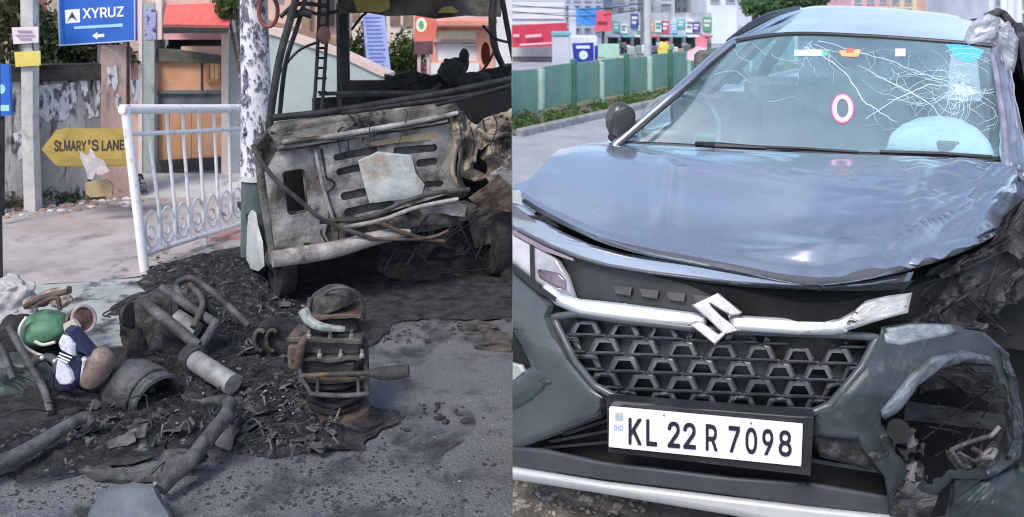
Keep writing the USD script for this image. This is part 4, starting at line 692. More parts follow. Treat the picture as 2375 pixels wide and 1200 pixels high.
obj('shell', crumple(lathe([(0, -.13), (.05, -.128), (.085, -.11), (.102, -.07), (.106, 0), (.104, .08), (.108, .09), (.108, .105), (.098, .11), (.092, .10), (.09, .0), (0, -.02)], P(322, 905, 3.45), ax, 30), .018, 8, 4, .025), mat('drum_soot', (.03, .032, .035), (.13, .135, .14), rough=.6, metal=.25, scale=6, bump=.5, bscale=30, c3=(.02, .02, .02), s3=8, lo3=.5, hi3=.64), t, smooth=40)
obj('drum_band', tube([P(322, 905, 3.45) + ax * .06 + .106 * (math.cos(a) * np.array([.42, .80, 0]) / .904 + math.sin(a) * np.cross(ax / np.linalg.norm(ax), np.array([.42, .80, 0]) / .904)) for a in np.linspace(0, 2 * np.pi, 30, endpoint=False)], .006, 8, closed=True), m_iron, t, smooth=60)
# shoe
def zx(pts): return [(a / 3.3333, 600 + b / 3.3333) for a, b in pts]
c = G(170, 940); shp = planeY(3.36); t = thing('running_shoe', 'white and navy running shoe standing toe down against the wrecked scooter', 'shoe', c)
ol = zx([(445, 640), (480, 565), (540, 572), (600, 640), (702, 760), (690, 770), (618, 740), (645, 800), (622, 960), (585, 1000), (540, 1042), (450, 1040), (402, 1000), (414, 880), (425, 780), (462, 715)])
obj('sole', patch(ol, shp, .07, .0, 5, (7, .03)), mat('navy_rubber', (.012, .014, .045), (.03, .033, .08), rough=.5), t, smooth=50)
m_shoe = mat('shoe_white', (.62, .62, .72), (.74, .74, .82), rough=.6, scale=20, c3=(.16, .15, .17), s3=16, lo3=.52, hi3=.68, bump=.3)
obj('upper_panel', patch(zx([(456, 650), (486, 588), (535, 600), (585, 660), (592, 752), (540, 735), (480, 700)]), shp, .02, .014, 4, (5, .012)), m_shoe, t, smooth=50)
obj('upper_panel', patch(zx([(446, 790), (480, 762), (515, 790), (565, 870), (580, 935), (560, 965), (520, 975), (470, 970), (436, 910)]), shp, .02, .014, 4, (5, .012)), m_shoe, t, smooth=50)
obj('heel_panel', patch(zx([(610, 760), (662, 790), (640, 960), (606, 970)]), shp, .04, -.004, 5, (4, .01)), m_shoe, t, smooth=50)
obj('lace', [tube([shp(*zx([a])[0], .02), shp(*zx([b])[0], .02)], .0028, 6) for a, b in (((480, 715), (575, 752)), ((470, 735), (560, 775)), ((460, 755), (545, 790)))], mat('lace_white', (.7, .7, .75)), t)
# cloths
c = G(20, 780)
obj('crumpled_cloth', [crumple(blob(P(12, 706, 4.05), (.13, .08, .12), 9, .35, 4, 3.), .05, 9, 4, .03), crumple(blob(P(30, 750, 4.0), (.10, .08, .07), 12, .35, 3, 3.), .03, 9, 6, .03)], mat('grey_cloth', (.26, .255, .265), (.50, .485, .50), rough=.9, scale=8, bump=.4), smooth=40, label='crumpled pale grey cloth heaped at the left edge', category='cloth')
obj('brown_rag', [crumple(tube([P(58, 706, 3.98), P(95, 696, 3.96), P(130, 680, 3.95), P(160, 676, 3.94)], [.02, .034, .03, .02], 12, 6), .02, 12, 3, .02), crumple(blob(P(138, 694, 3.9), (.045, .03, .035), 2, .4, 3), .02, 12, 6, .02)], mat('rag_brown', (.14, .085, .075), (.40, .32, .28), rough=.9, scale=12, lo=.42, hi=.58, bump=.4), smooth=40, label='brown rag draped over the green tank', category='rag')
obj('asphalt_rubble_heap', [crumple(blob(G(1165, 795, .02), (.13, .06, .045), 3, .4, 3), .03, 9, 3, .03), crumple(blob(G(1110, 760, .02), (.10, .05, .03), 6, .4, 3), .02, 9, 3, .03)], m_iron, smooth=30, label='low burnt scrap lump under the right end of the three wheeler', category='scrap')

# ================================================================== RIGHT: STREET BEYOND THE CAR
SIDE = 1
m_road = mat('pale_road', (.26, .275, .31), (.36, .375, .41), rough=.8, scale=1.2, bump=.2, bscale=40, c3=(.19, .20, .22), s3=1.5, lo3=.55, hi3=.75)
obj('road', sheet(Polygon([(0, 3.6), (30, 3.6), (60, 120), (0, 120)]), .004), m_road, kind='structure', smooth=False)
m_dirt = mat('brown_grit', (.10, .085, .07), (.24, .21, .18), rough=.95, scale=9, bump=.9, bscale=60, c3=(.045, .04, .035), s3=12, lo3=.56, hi3=.68)
obj('gritty_ground', sheet(ragged([(0, 1.5), (4, 1.5), (4, 3.9), (0, 3.9)], .05, 77), .008), m_dirt, kind='structure', smooth=False)
obj('grit_pebbles', [crumbs(260, in_px(1190, 1120, 1500, 1200), .003, .014, 51, .7, .006)], mat('pebble', (.10, .09, .08), (.3, .27, .24), rough=.9, scale=30), kind='stuff', label='small pebbles on the brown grit under the bumper', category='pebbles', smooth=False)
FA, FB = G(1187, 284), G(1640, 192)
fd = (FB - FA) / np.linalg.norm(FB - FA); fn = np.array([fd[1], -fd[0], 0]); FL = np.linalg.norm(FB - FA)
def fpt(s, o=0., z=0.): return FA + fd * s + fn * o + [0, 0, z]
ve = [fpt(s, .75 + .06 * math.sin(s * 3))[:2] for s in np.linspace(-1, 40, 40)] + [fpt(s, -2.5)[:2] for s in np.linspace(40, -1, 10)]
obj('verge', sheet(Polygon(ve), .02), mat('verge_soil', (.10, .10, .07), (.20, .19, .14), rough=.95, scale=3, bump=.5), kind='structure', smooth=False)
obj('kerb', [cbox([-.245, -.05, -.05], [.245, .05, .10], .02, math.atan2(fd[1], fd[0])).apply_translation(fpt(s, .80)) for s in np.arange(-.8, 30, .5)], mat('kerb_grey', (.20, .20, .21), (.32, .32, .33), rough=.9, scale=6), kind='structure')
rgv = np.random.default_rng(9); gv = []
for k in range(420):
    s = rgv.random() ** 1.4 * 26 - .6; o = rgv.uniform(.08, .7); h = rgv.uniform(.05, .15)
    gv.append(leaves(fpt(s, o, h * .6), (.10, .08, h * .6), 26, .028, 100 + k, 5))
obj('verge_grass', gv, leafmat('leaf_verge', (.07, .13, .03), (.34, .38, .10)), kind='stuff', smooth=False, label='tufts of yellow green grass and weeds along the fence foot', category='grass')
m_f = mat('fence_green', (.11, .25, .205), (.17, .33, .275), rough=.6, scale=2.5, c3=(.20, .27, .22), s3=4, lo3=.48, hi3=.7, stretch=(1, 1, .5)); m_fd = mat('fence_post_green', (.03, .12, .085), (.06, .19, .14), rough=.6, scale=6)
m_fl = mat('fence_post_pale', (.30, .48, .42), (.42, .58, .52), rough=.7, scale=5, c3=(.2, .3, .27), s3=5)
t = thing('road_fence', 'green sheet metal fence with posts running along the road behind the car', 'fence', FA)
s = -.6; k = 0; az = math.atan2(fd[1], fd[0])
while s < 22:
    wdt = .80 if k % 3 else .74; tl = rgv.uniform(-.02, .02)
    m = cbox([-wdt / 2, -.012, 0], [wdt / 2, .012, .60], .008, ry=tl)
    rib = [cbox([x - .012, -.026, .02], [x + .012, -.010, .58], .004) for x in (-wdt * .25, wdt * .25)]
    M_ = cat([m]); R_ = cat(rib)
    for q in (M_, R_): q.apply_transform(trimesh.transformations.rotation_matrix(az, [0, 0, 1])); 
    M_.apply_translation(fpt(s, rgv.uniform(-.02, .02), .10 + rgv.uniform(-.02, .02))); 
    obj('fence_panel', M_, m_f, t, smooth=False)
    obj('fence_post', cbox([-.045, -.04, 0], [.045, .04, .66 if k % 2 else .76], .012, az).apply_translation(fpt(s + wdt / 2 + .06, .02, 0.01)), m_fl if k % 2 else m_fd, t, smooth=False)
    s += wdt + .12; k += 1
obj('rail', [tube([fpt(-.8, -.04, .25), fpt(22, -.04, .25)], .02, 8)], m_fd, t)

# ------ shops across the road
def board(name, poly, Y, material, label, cat_, th=.05, **kw): return obj(name, patch(poly, planeY(Y), th), material, label=label, category=cat_, **kw)
Ys_ = 24.0; pp = planeY(Ys_)
m_lw = mat('pale_shop_wall', (.60, .63, .70), (.72, .75, .82), rough=.7, scale=.8, stretch=(1, 1, 4)); m_dk2 = mat('shop_dark', (.05, .045, .055), (.13, .11, .13), rough=.7, scale=3)
t = thing('shop_building', 'pale shop building with red banner board across its front', 'shop', P(1250, 10 + 3200 / Ys_, Ys_))
obj('wall', [patch(rect(1100, -400, 1312, 56), pp, 2.0)], m_lw, t)
for i in range(6): obj('shutter_slat', patch(rect(1100, -38 + i * 14, 1308, -26 + i * 14), pp, .05, .05), m_lw, t)
rbn = obj('banner_board', patch([(1100, 62), (1187, 58), (1312, 52), (1312, 68), (1296, 104), (1100, 112)], pp, .1, .55), mat('banner_red', (.50, .035, .075), (.62, .06, .11), rough=.45, scale=1.5), t, label='red banner board')
obj('banner_streaks', [patch(rect(1190, 78, 1204, 84), pp, .02, .66), patch([(1218, 80), (1254, 77), (1254, 83), (1218, 86)], pp, .02, .66), patch([(1205, 100), (1290, 95), (1290, 98), (1205, 104)], pp, .02, .66)], mat('banner_pink', (.75, .45, .52), rough=.5), rbn)
obj('wall', patch(rect(1100, 104, 1290, 131), pp, 1.5, .1), mat('shop_grey', (.46, .50, .52), (.56, .6, .62), rough=.7), t)
obj('shop_opening', [patch(rect(1187, 131, 1290, 142), pp, .05, .0)], mat('shop_brown', (.25, .2, .22), (.36, .3, .32), rough=.7), t)
obj('canopy', [patch(rect(1150, 146, 1290, 154), pp, .8, .5)], mat('canopy_pink', (.62, .5, .56), rough=.6), t)
obj('shop_opening', patch(rect(1100, 131, 1300, 190), pp, .05, -.6), m_dk2, t)
for i in range(7): obj('shop_goods', patch(rect(1192 + i * 13, 158 + (i % 3) * 4, 1199 + i * 13, 182), pp, .3, .2), mat(f'goods_{i % 4}', [(.55, .5, .58), (.2, .16, .2), (.6, .55, .5), (.3, .28, .4)][i % 4], rough=.6), t)
# white cabinets with the blue poster
Yc = 17.0; cp2 = planeY(Yc); m_cab = mat('cabinet_white', (.60, .64, .74), (.72, .75, .84), rough=.5, scale=3)
t = thing('white_cabinet', 'tall white roadside cabinet with teal top beside the blue poster', 'cabinet', P(1300, 200, Yc)); 
obj('body', cbox(P(1282, 200, Yc) + [0, 0, 0], P(1322, 84, Yc) + [0, .35, 0], .02), m_cab, t)
obj('top', cbox(P(1280, 84, Yc) + [0, -.03, 0], P(1325, 74, Yc) + [0, .4, 0], .02), mat('teal_top', (.16, .42, .50), (.24, .5, .58), rough=.5), t)
t = thing('poster_cabinet', 'white cabinet carrying a dark blue poster with a white round emblem', 'cabinet', P(1352, 200, Yc - .3)); Yc2 = Yc - .4; c3_ = planeY(Yc2)
obj('body', cbox(P(1323, 200, Yc2), P(1386, 84, Yc2) + [0, .4, 0], .02), m_cab, t)
po = obj('poster', patch([(1327, 101), (1376, 99), (1377, 145), (1331, 147)], c3_, .006, .012), mat('poster_blue', (.02, .03, .34), (.035, .05, .42), rough=.4), t)
obj('emblem', [patch(Polygon([(1353 + 10 * math.cos(a), 128 + 10.5 * math.sin(a)) for a in np.linspace(0, 6.2, 20)]), c3_, .004, .016), patch(rect(1336, 106, 1368, 113), c3_, .004, .016)], mat('poster_white', (.62, .68, .85)), po)
obj('pink_strip', [patch(rect(1331, 147, 1376, 153), c3_, .006, .012)], mat('strip_pink', (.75, .5, .7)), t); obj('pink_strip', patch(rect(1331, 153, 1377, 160), c3_, .006, .012), mat('strip_purple', (.28, .06, .25)), t)
obj('blue_side_board', patch(rect(1379, 106, 1386, 138), c3_, .1, .05), mat('poster_blue', (.02, .03, .34)), t)
t = thing('square_sign', 'square bright blue shop sign on a white post', 'sign', P(1333, 200, 20.0))
obj('panel', patch([(1336, 20), (1390, 18), (1384, 60), (1338, 58)], planeY(20), .08), mat('sky_blue', (.05, .25, .72), (.09, .33, .8), rough=.4), t); obj('post', patch(rect(1320, 18, 1336, 200), planeY(20.1), .12), m_cab, t)
t = thing('red_sign', 'red pink square shop sign beside the bright blue one', 'sign', P(1400, 200, 19.6))
obj('panel', patch([(1384, 26), (1418, 24), (1420, 72), (1376, 74), (1384, 52)], planeY(19.6), .08), mat('coral_red', (.68, .09, .14), (.75, .14, .2), rough=.45), t); obj('post', patch(rect(1396, 72, 1402, 200), planeY(19.66), .08), burnt, t)
obj('mark', patch(rect(1386, 50, 1408, 55), planeY(19.6), .02, .03), mat('dark_red', (.25, .02, .04)), t)
t = thing('light_green_sign', 'pale green board above cream sacks behind the fence', 'sign', P(1412, 200, 18.5))
obj('panel', patch(rect(1388, 102, 1436, 134), planeY(18.5), .06), mat('pale_green', (.36, .60, .50), (.46, .68, .58), rough=.5, scale=6), t); obj('lower_panel', patch(rect(1386, 136, 1440, 170), planeY(18.5), .06), mat('cream_lower', (.50, .48, .42), (.64, .6, .55), rough=.7, scale=5), t)
obj('leg', [patch(rect(1390, 130, 1394, 200), planeY(18.55), .05), patch(rect(1430, 130, 1434, 200), planeY(18.55), .05)], burnt, t)
# far row of buildings
def far_building(x0, x1, y0, Y, mm, label, cols, rows, wy0, dy, name='street_building', wm=None, depth=4.):
    f_ = planeY(Y); t = thing(name, label, 'building', P((x0 + x1) / 2, 10 + 3200 / Y, Y))
    obj('wall', cbox(P(x0, 10 + 3200 / Y, Y), P(x1, y0, Y) + [0, depth, 0], .05), mm, t)
    for i in range(cols):
        for j in range(rows):
            a = x0 + (x1 - x0) * (i + .18) / cols; b = x0 + (x1 - x0) * (i + .82) / cols; y_ = wy0 + j * dy
            w_ = obj('window', patch(Polygon(rect(a, y_, b, y_ + dy * .7)).difference(Polygon(rect(a + 2, y_ + 2, b - 2, y_ + dy * .7 - 2))), f_, .1, .05), mat('frame_grey', (.4, .42, .46)), t, smooth=False)
            obj('pane', patch(rect(a + 2, y_ + 2, b - 2, y_ + dy * .7 - 2), f_, .03, .01), wm or mat('far_pane', (.10, .13, .16), (.3, .35, .4), rough=.15, scale=2), w_, smooth=False)
    return t
far_building(1300, 1400, -160, 30, mat('wall_lilac', (.42, .45, .56), (.52, .55, .66), rough=.8, scale=1), 'lilac grey building behind the blue and red signs', 4, 5, -40, 26)
far_building(1400, 1480, -150, 33, mat('wall_bluegrey', (.34, .40, .50), (.46, .52, .62), rough=.8, scale=1), 'blue grey building right of the red sign', 3, 5, -44, 30)
far_building(1480, 1566, -200, 36, mat('wall_grey', (.40, .43, .48), (.5, .53, .58), rough=.8, scale=1), 'plain grey building behind the tall poles', 2, 4, -60, 34)
far_building(1566, 1640, -180, 38, mat('wall_glass', (.24, .36, .38), (.40, .5, .52), rough=.4, scale=2), 'greenish glass fronted building behind the street', 5, 6, -50, 22)
far_building(1640, 1712, -140, 34, mat('wall_white', (.60, .66, .76), (.72, .78, .86), rough=.8, scale=1), 'pale bluish white building left of the far tree', 2, 2, -60, 40)
far_building(1712, 1980, -60, 60, mat('wall_lilac', (.42, .45, .56)), 'distant lilac building behind the far trees', 6, 2, -50, 34)
far_building(1975, 2062, -90, 40, mat('wall_rose', (.62, .34, .40), (.72, .44, .5), rough=.8, scale=1), 'rose pink building above the car roof', 3, 4, -60, 26)
far_building(2062, 2150, -90, 42, mat('wall_cream', (.62, .52, .38), (.72, .62, .48), rough=.8, scale=1), 'cream yellow building above the car roof', 3, 4, -56, 25)
far_building(2150, 2300, -90, 41, mat('wall_peach', (.64, .46, .40), (.74, .56, .5), rough=.8, scale=1), 'peach building above the right of the roof', 4, 4, -58, 27)
far_building(2296, 2560, -120, 26, mat('wall_mist', (.42, .44, .54), (.62, .64, .74), rough=.8, scale=1), 'misty grey building at the far right edge', 5, 3, -50, 40)
obj('street_pole', [tube([P(1492, 170, 22), P(1490, -120, 22)], .07, 10)], mat('dark_pole', (.10, .11, .13), (.18, .19, .22), rough=.6), label='dark thin pole before the grey building', category='pole', group=None)
obj('street_pole', [tube([P(1503, 186, 18), P(1501, -120, 18)], .08, 12)], mat('grey_pole', (.40, .43, .48), (.52, .55, .6), rough=.6), label='thick grey pole standing behind the fence', category='pole')
for i, (x, Y, r, l) in enumerate(((2330, 14, .05, 'white thin pole leftmost of the three at the right edge'), (2347, 15, .07, 'white thicker pole in the middle of the three at the right edge'), (2366, 14.5, .04, 'white thin pole rightmost of the three at the right edge'))):
    obj('street_pole', tube([P(x, 200, Y), P(x - 3, -120, Y)], r, 10), m_cab, label=l, category='pole')
def far_tree(x, y, Y, rad, n, lm, seed, label):
    c = P(x, y, Y); t = thing('street_tree', label, 'tree', [c[0], Y, 0])
    obj('crown', leaves(c, rad, n, .09, seed, 20), lm, t, smooth=False)
    rg = np.random.default_rng(seed); obj('trunk', [tube([[c[0], Y, 0], c - [0, 0, rad[2] * .5], c + [0, 0, rad[2] * .5]], [.14, .1, .04], 8, 5)] + [tube([c - [0, 0, rad[2] * .5], c + rg.normal(size=3) * np.array(rad) * .6], [.06, .02], 6, 3) for _ in range(5)], mat('bark', (.09, .065, .045)), t)
far_tree(1752, 12, 26, (.50, .4, .26), 2600, leafmat('leaf_far', (.08, .15, .06), (.26, .36, .16)), 21, 'green tree beside the roof rail above the car')
far_tree(1800, 6, 28, (.75, .6, .45), 3200, leafmat('leaf_far2', (.07, .12, .04), (.26, .32, .12)), 22, 'lighter green tree top just left of the roof')
far_tree(1866, -8, 30, (.8, .6, .40), 2400, leafmat('leaf_far3', (.06, .11, .05), (.2, .28, .12)), 23, 'far green tree top right above the roof edge')
# market clutter behind the fence: parked two wheelers, crates, sacks
rgc = np.random.default_rng(17); pal = [(.10, .10, .12), (.55, .50, .48), (.30, .34, .38), (.48, .18, .2), (.18, .30, .26), (.66, .64, .66), (.34, .24, .20), (.2, .22, .36)]
cname = ['black', 'pinkish beige', 'slate grey', 'dull red', 'dark green', 'white', 'brown', 'navy']; ordn = ['first', 'second', 'third', 'fourth', 'fifth', 'sixth', 'seventh', 'eighth', 'ninth', 'tenth', 'eleventh', 'twelfth', 'thirteenth', 'fourteenth', 'fifteenth', 'sixteenth', 'seventeenth']
for i in range(34):
    x = 1440 + (i % 17) * 9.5 + rgc.uniform(-4, 4); y = 96 + (i // 17) * 30 + rgc.uniform(0, 22); Y = rgc.uniform(17.5, 21); w_ = rgc.uniform(8, 17); h_ = rgc.uniform(9, 22)
    a = P(x, y + h_, Y); b = P(x + w_, y, Y)
    base_z = a[2]
    m = cat([cbox([a[0], Y, a[2]], [b[0], Y + .15, b[2]], .015), cbox([(a[0] + b[0]) / 2 - .012, Y + .05, 0], [(a[0] + b[0]) / 2 + .012, Y + .08, a[2] + .01], .004)])
    obj('market_board', m, mat(f'clutter_{i % 8}', pal[i % 8], rough=.6, scale=5), smooth=False, label=f"{cname[i % 8]} stall board, {ordn[i % 17]} from the left in the {'upper' if i < 17 else 'lower'} row behind the green fence", category='stall board', group='stall boards behind the green fence')
Yr = 27.5; rf = planeY(Yr); t = thing('shop_row', 'long row of small shops with dark openings under a grey awning behind the stall boards', 'shops', P(1530, 10 + 3200 / Yr, Yr))
obj('wall', patch(Polygon(rect(1404, 30, 1650, 127)).difference(unary_union([Polygon(rect(1410 + k * 30, 84, 1433 + k * 30, 126)) for k in range(8)])), rf, .3), mat('row_wall', (.36, .39, .45), (.60, .62, .68), rough=.8, scale=1.2, c3=(.2, .22, .26), s3=2, lo3=.55, hi3=.68), t)
for k in range(8): obj('shop_opening', patch(rect(1410 + k * 30, 84, 1433 + k * 30, 126), rf, .02, -.25), m_dk2, t); obj('awning', cbox(P(1408 + k * 30, 86, Yr) + [0, -.5, 0], P(1435 + k * 30, 81, Yr) + [0, -.02, 0], .02), mat(f'row_awning_{k % 4}', [(.30, .33, .38), (.16, .36, .42), (.55, .55, .6), (.40, .14, .16)][k % 4], rough=.6), t)
rgy = np.random.default_rng(29)
adj = ['narrow', 'broad', 'tall', 'low', 'tilted', 'square']; sc_ = [('teal', (.10, .38, .40)), ('white', (.66, .68, .74)), ('navy', (.05, .07, .28)), ('green', (.08, .30, .18)), ('orange', (.66, .30, .10)), ('mint', (.42, .66, .58)), ('crimson', (.52, .06, .12)), ('sky blue', (.20, .42, .72))]
for i in range(12):
    x = 1424 + i * 18.5 + rgy.uniform(-3, 3); w_, h_ = rgy.uniform(13, 21), rgy.uniform(14, 34); y = 78 - h_ - rgy.uniform(0, 14); f_ = planeY(Yr - .06); tl = rgy.uniform(-1, 1)
    t = thing('shop_row_sign', f'{adj[i % 6]} {sc_[i % 8][0]} sign, {ordn[i]} from the left on the shop row', 'sign', P(x, y + h_, Yr))
    pn_ = obj('panel', patch([(x, y + tl), (x + w_, y - tl), (x + w_, y + h_ - tl), (x, y + h_ + tl)], f_, .05), mat('shop_' + sc_[i % 8][0].replace(' ', '_'), sc_[i % 8][1], rough=.45, scale=3), t)
    for q_ in (.18, .5): obj('print_band', patch(rect(x + 2.5, y + h_ * q_, x + w_ - 2.5 - 3 * (q_ > .3), y + h_ * (q_ + .2)), f_, .008, .010), mat('print_pale', (.60, .60, .64), rough=.5) if i % 8 not in (1, 5) else mat('print_dark', (.16, .18, .26), rough=.5), pn_)
for i in range(2): obj('overhead_wire', tube([P(1100, 6 + i * 14, 19), P(1350, 22 + i * 16, 20), P(1503, 8 + i * 12, 18)], .010, 5, 8), burnt_dark, label=f"{['upper', 'lower'][i]} sagging black overhead wire running to the thick grey pole", category='wire')
t = thing('yellow_jacket_dummy', 'yellow sack shaped goods hung behind the fence left of the pink flag', 'goods', P(1540, 190, 17.2))
obj('sack', crumple(blob(P(1540, 120, 17.2), (.13, .09, .19), 3, .2, 3), .04, 4, 2, .06), mat('sack_yellow', (.55, .42, .06), (.66, .54, .14), rough=.7, scale=6), t); obj('stick', tube([P(1540, 112, 17.2), P(1540, 198, 17.2)], .02), burnt, t)
obj('white_ball_lamp', [blob(P(1557, 121, 17), (.055, .055, .06), 2, .05, 2), tube([P(1557, 125, 17), P(1557, 198, 17)], .015)], m_cab, label='round white lamp on a stick beside the yellow sack', category='lamp')
t = thing('pink_flag', 'pink and red cloth flag hanging close behind the car pillar', 'flag', P(1625, 215, 13.5))
obj('cloth', [crumple(patch([(1594, 118), (1618, 108), (1640, 112), (1634, 134), (1606, 142), (1592, 138)], planeY(13.5), .01, 0, 7, rough=(.03, .05, 3)), .02, 6, 3, .05)], mat('flag_pink', (.72, .46, .54), (.8, .56, .64), rough=.7), t)
obj('red_cloth', [crumple(patch([(1612, 92), (1626, 80), (1642, 92), (1640, 112), (1614, 110)], planeY(13.5), .01, 0, 7, rough=(.03, .05, 6)), .02, 6, 7, .05)], mat('flag_red', (.68, .18, .27), (.76, .26, .34), rough=.7), t)
obj('stick', tube([P(1626, 78, 13.55), P(1628, 245, 13.55)], .012), burnt, t)

# ================================================================== THE DAMAGED GREY CAR
TH = .30; CO = np.array([.577, 2.418, 0.]); CU = np.array([math.cos(TH), -math.sin(TH), 0.]); CV = np.array([math.sin(TH), math.cos(TH), 0.]); CW = np.array([0, 0, 1.])
def L(u, v, w): return CO + CU * u + CV * v + CW * w
def loc(p): d = np.asarray(p) - CO; return d @ CU, d @ CV, d[..., 2]
def onV(px, py, v): r = ray(px, py); return EYEP + r * ex((v - (EYEP - CO) @ CV) / (r @ CV))
def onU(px, py, u): r = ray(px, py); return EYEP + r * ex((u - (EYEP - CO) @ CU) / (r @ CU))
def onW(px, py, w): r = ray(px, py); return EYEP + r * ex((w - EYE) / r[..., 2])
def vf(u, w): return .30 * (abs(u) / .88) ** 2.4 + .10 * np.clip((w - .55) / .35, 0, 1)
def FP(px, py, off=0.):
    """the car's rounded front; off pushes forward"""
    v = np.zeros(np.shape(px)); off = np.asarray(off, float)
    for _ in range(7):
        q = loc(onV(px, py, v - off)); v = .5 * v + .5 * vf(q[0], q[2])
    return onV(px, py, v - off)
car = thing('damaged_car', 'grey crossover car with crushed front, cracked windscreen and deployed airbag', 'car', L(0, 1.4, 0))
paint = usdkit.material(stage, '/World/Looks/car_paint', {'co': ('texture_coordinate', {}), 'n': ('noise_texture', {'scale': 1.6, 'detail': 8.0, 'roughness': .7}), 'r': ('rgb_ramp', {'ramp': [(.3, (.33, .36, .425)), (.72, (.40, .43, .495))]}), 'n2': ('noise_texture', {'scale': 30.0, 'detail': 4.0}), 'rr': ('map_range', {'from_min': .3, 'from_max': .75, 'to_min': .17, 'to_max': .30}),
     'b': ('bump', {'strength': .05, 'distance': .01}), 'p': ('principled_bsdf', {'metallic': .8, 'coat_weight': .8, 'coat_roughness': .06})}, [('co.object', 'n.vector'), ('n.fac', 'r.fac'), ('r.color', 'p.base_color'), ('co.object', 'n2.vector'), ('n2.fac', 'rr.value'), ('rr.result', 'p.roughness'), ('n2.fac', 'b.height'), ('b.normal', 'p.normal')], surface='p.BSDF')
plastic = mat('grey_plastic', (.022, .029, .037), (.048, .060, .072), rough=.38, scale=5, c3=(.12, .13, .13), s3=7, lo3=.60, hi3=.72, bump=.15, bscale=60)
plastic_l = mat('satin_plastic', (.055, .066, .078), (.088, .10, .114), rough=.32, scale=4, c3=(.045, .05, .055), s3=5, lo3=.56, hi3=.75)
black_pl = mat('black_plastic', (.012, .013, .017), (.028, .03, .035), rough=.45, scale=8)
chrome = mat('chrome', (.66, .69, .76), (.78, .81, .86), rough=.28, metal=.6, scale=6)
silver = mat('silver_skid', (.50, .51, .54), (.62, .63, .66), rough=.38, metal=.25, scale=5, c3=(.34, .34, .35), s3=5, lo3=.58, hi3=.75)

# bonnet
cowl_px = [(1318, 350), (1375, 338), (1430, 339), (1560, 345), (1700, 353), (1850, 361), (2000, 366), (2150, 371), (2290, 378), (2348, 390)]
edge_px = [(1213, 456), (1262, 487), (1330, 520), (1400, 550), (1500, 577), (1600, 596), (1700, 615), (1800, 635), (1880, 645), (1960, 640), (2050, 624), (2150, 598), (2240, 566), (2305, 530), (2340, 488), (2356, 445)]
def resample(p, n):
    p = cm(p, 8); d = np.r_[0, np.cumsum(np.linalg.norm(np.diff(p, axis=0), axis=1))]; q = np.linspace(0, d[-1], n)
    return np.stack([np.interp(q, d, p[:, k]) for k in range(p.shape[1])], 1)
NC, NR = 150, 96
cw = np.array([onW(x, y, 1.0 - .03 * abs((i / (NC - 1)) * 2 - 1) ** 2) for i, (x, y) in enumerate(resample(cowl_px, NC))])
ew_t = np.linspace(-1, 1, NC); ed = np.array([onW(x, y, .87 + .07 * abs(ew_t[i]) ** 2.2) for i, (x, y) in enumerate(resample(edge_px, NC))])
S, T = np.meshgrid(np.linspace(0, 1, NC), np.linspace(0, 1, NR))
hood = cw[None] * (1 - T[..., None]) + ed[None] * T[..., None]
def gs(s0, t0, rs, rt_, ang=0.): 
    a, b = S - s0, T - t0; c, q = math.cos(ang), math.sin(ang); return np.exp(-((a * c + b * q) / rs) ** 2 - ((-a * q + b * c) / rt_) ** 2)
bul = .055 * np.sin(np.pi * np.clip(T, 0, 1) ** .8) * (1 - .35 * (2 * S - 1) ** 2)
bul += .012 * (np.exp(-((S - .23 - .05 * T) / .02) ** 2) + np.exp(-((S - .80 + .03 * T) / .02) ** 2)) * np.sin(np.pi * T)          # pressed lines
bul -= .012 * gs(.30, .62, .22, .16, .25) ; bul += .012 * gs(.44, .80, .26, .16, .15)                                      # shallow wave across the middle
bul += .026 * gs(.64, .90, .16, .045, -.18) - .030 * gs(.70, .80, .14, .05, -.15)                                           # buckled lip
bul += .028 * gs(.84, .74, .10, .03, -.9) - .034 * gs(.90, .60, .06, .10, -.5) + .03 * gs(.95, .72, .03, .12, .4) - .02 * gs(.93, .25, .04, .08, .3) + .022 * gs(.88, .3, .03, .12, .5)
bul += .030 * gs(.62, .93, .13, .015, -.13) - .022 * gs(.66, .88, .14, .02, -.2) + .030 * gs(.80, .86, .09, .013, -.75) - .026 * gs(.83, .80, .09, .018, -.75) + .020 * gs(.87, .55, .10, .012, -1.0) - .018 * gs(.90, .52, .10, .016, -1.0) + .016 * gs(.90, .20, .07, .012, .6) - .014 * gs(.92, .24, .07, .016, .6)     # sharp folds of the lip
bul += .004 * gs(.52, .45, .30, .03, .5) - .004 * gs(.36, .40, .20, .06, .35) + .010 * gs(.93, .45, .012, .2, .25) - .012 * gs(.905, .45, .02, .2, .25)
n3 = np.stack([S * 9, T * 7, np.zeros_like(S)], -1); dm = np.clip((S - .55) / .35, 0, 1) * np.clip(T * 1.2, 0, 1)
bul += .052 * dm * (np.abs(fbm(n3, 3, 5) - .5) * 2 - .35) + .006 * (fbm(n3 * .8, 3, 9) - .5)
hood[..., 2] += bul * np.clip(np.minimum(T, 1) * 6, 0, 1)
lip = ed[None] + CW * np.array([0, -.006, -.014])[:, None, None] + CV * np.array([0, .006, .02])[:, None, None]
hood = np.concatenate([hood, lip[1:]], 0)
hm = grid(hood, .012)
obj('bonnet', hm, paint, car, smooth=50)
obj('engine_bay', [grid(np.array([cw[::8] - [0, 0, .10] + CV * .02, (cw[::8] + ed[::8]) / 2 - [0, 0, .12], ed[::8] - [0, 0, .09] + CV * .06, ed[::8] - [0, 0, .45] + CV * .16])), ], black_void, car, smooth=False)
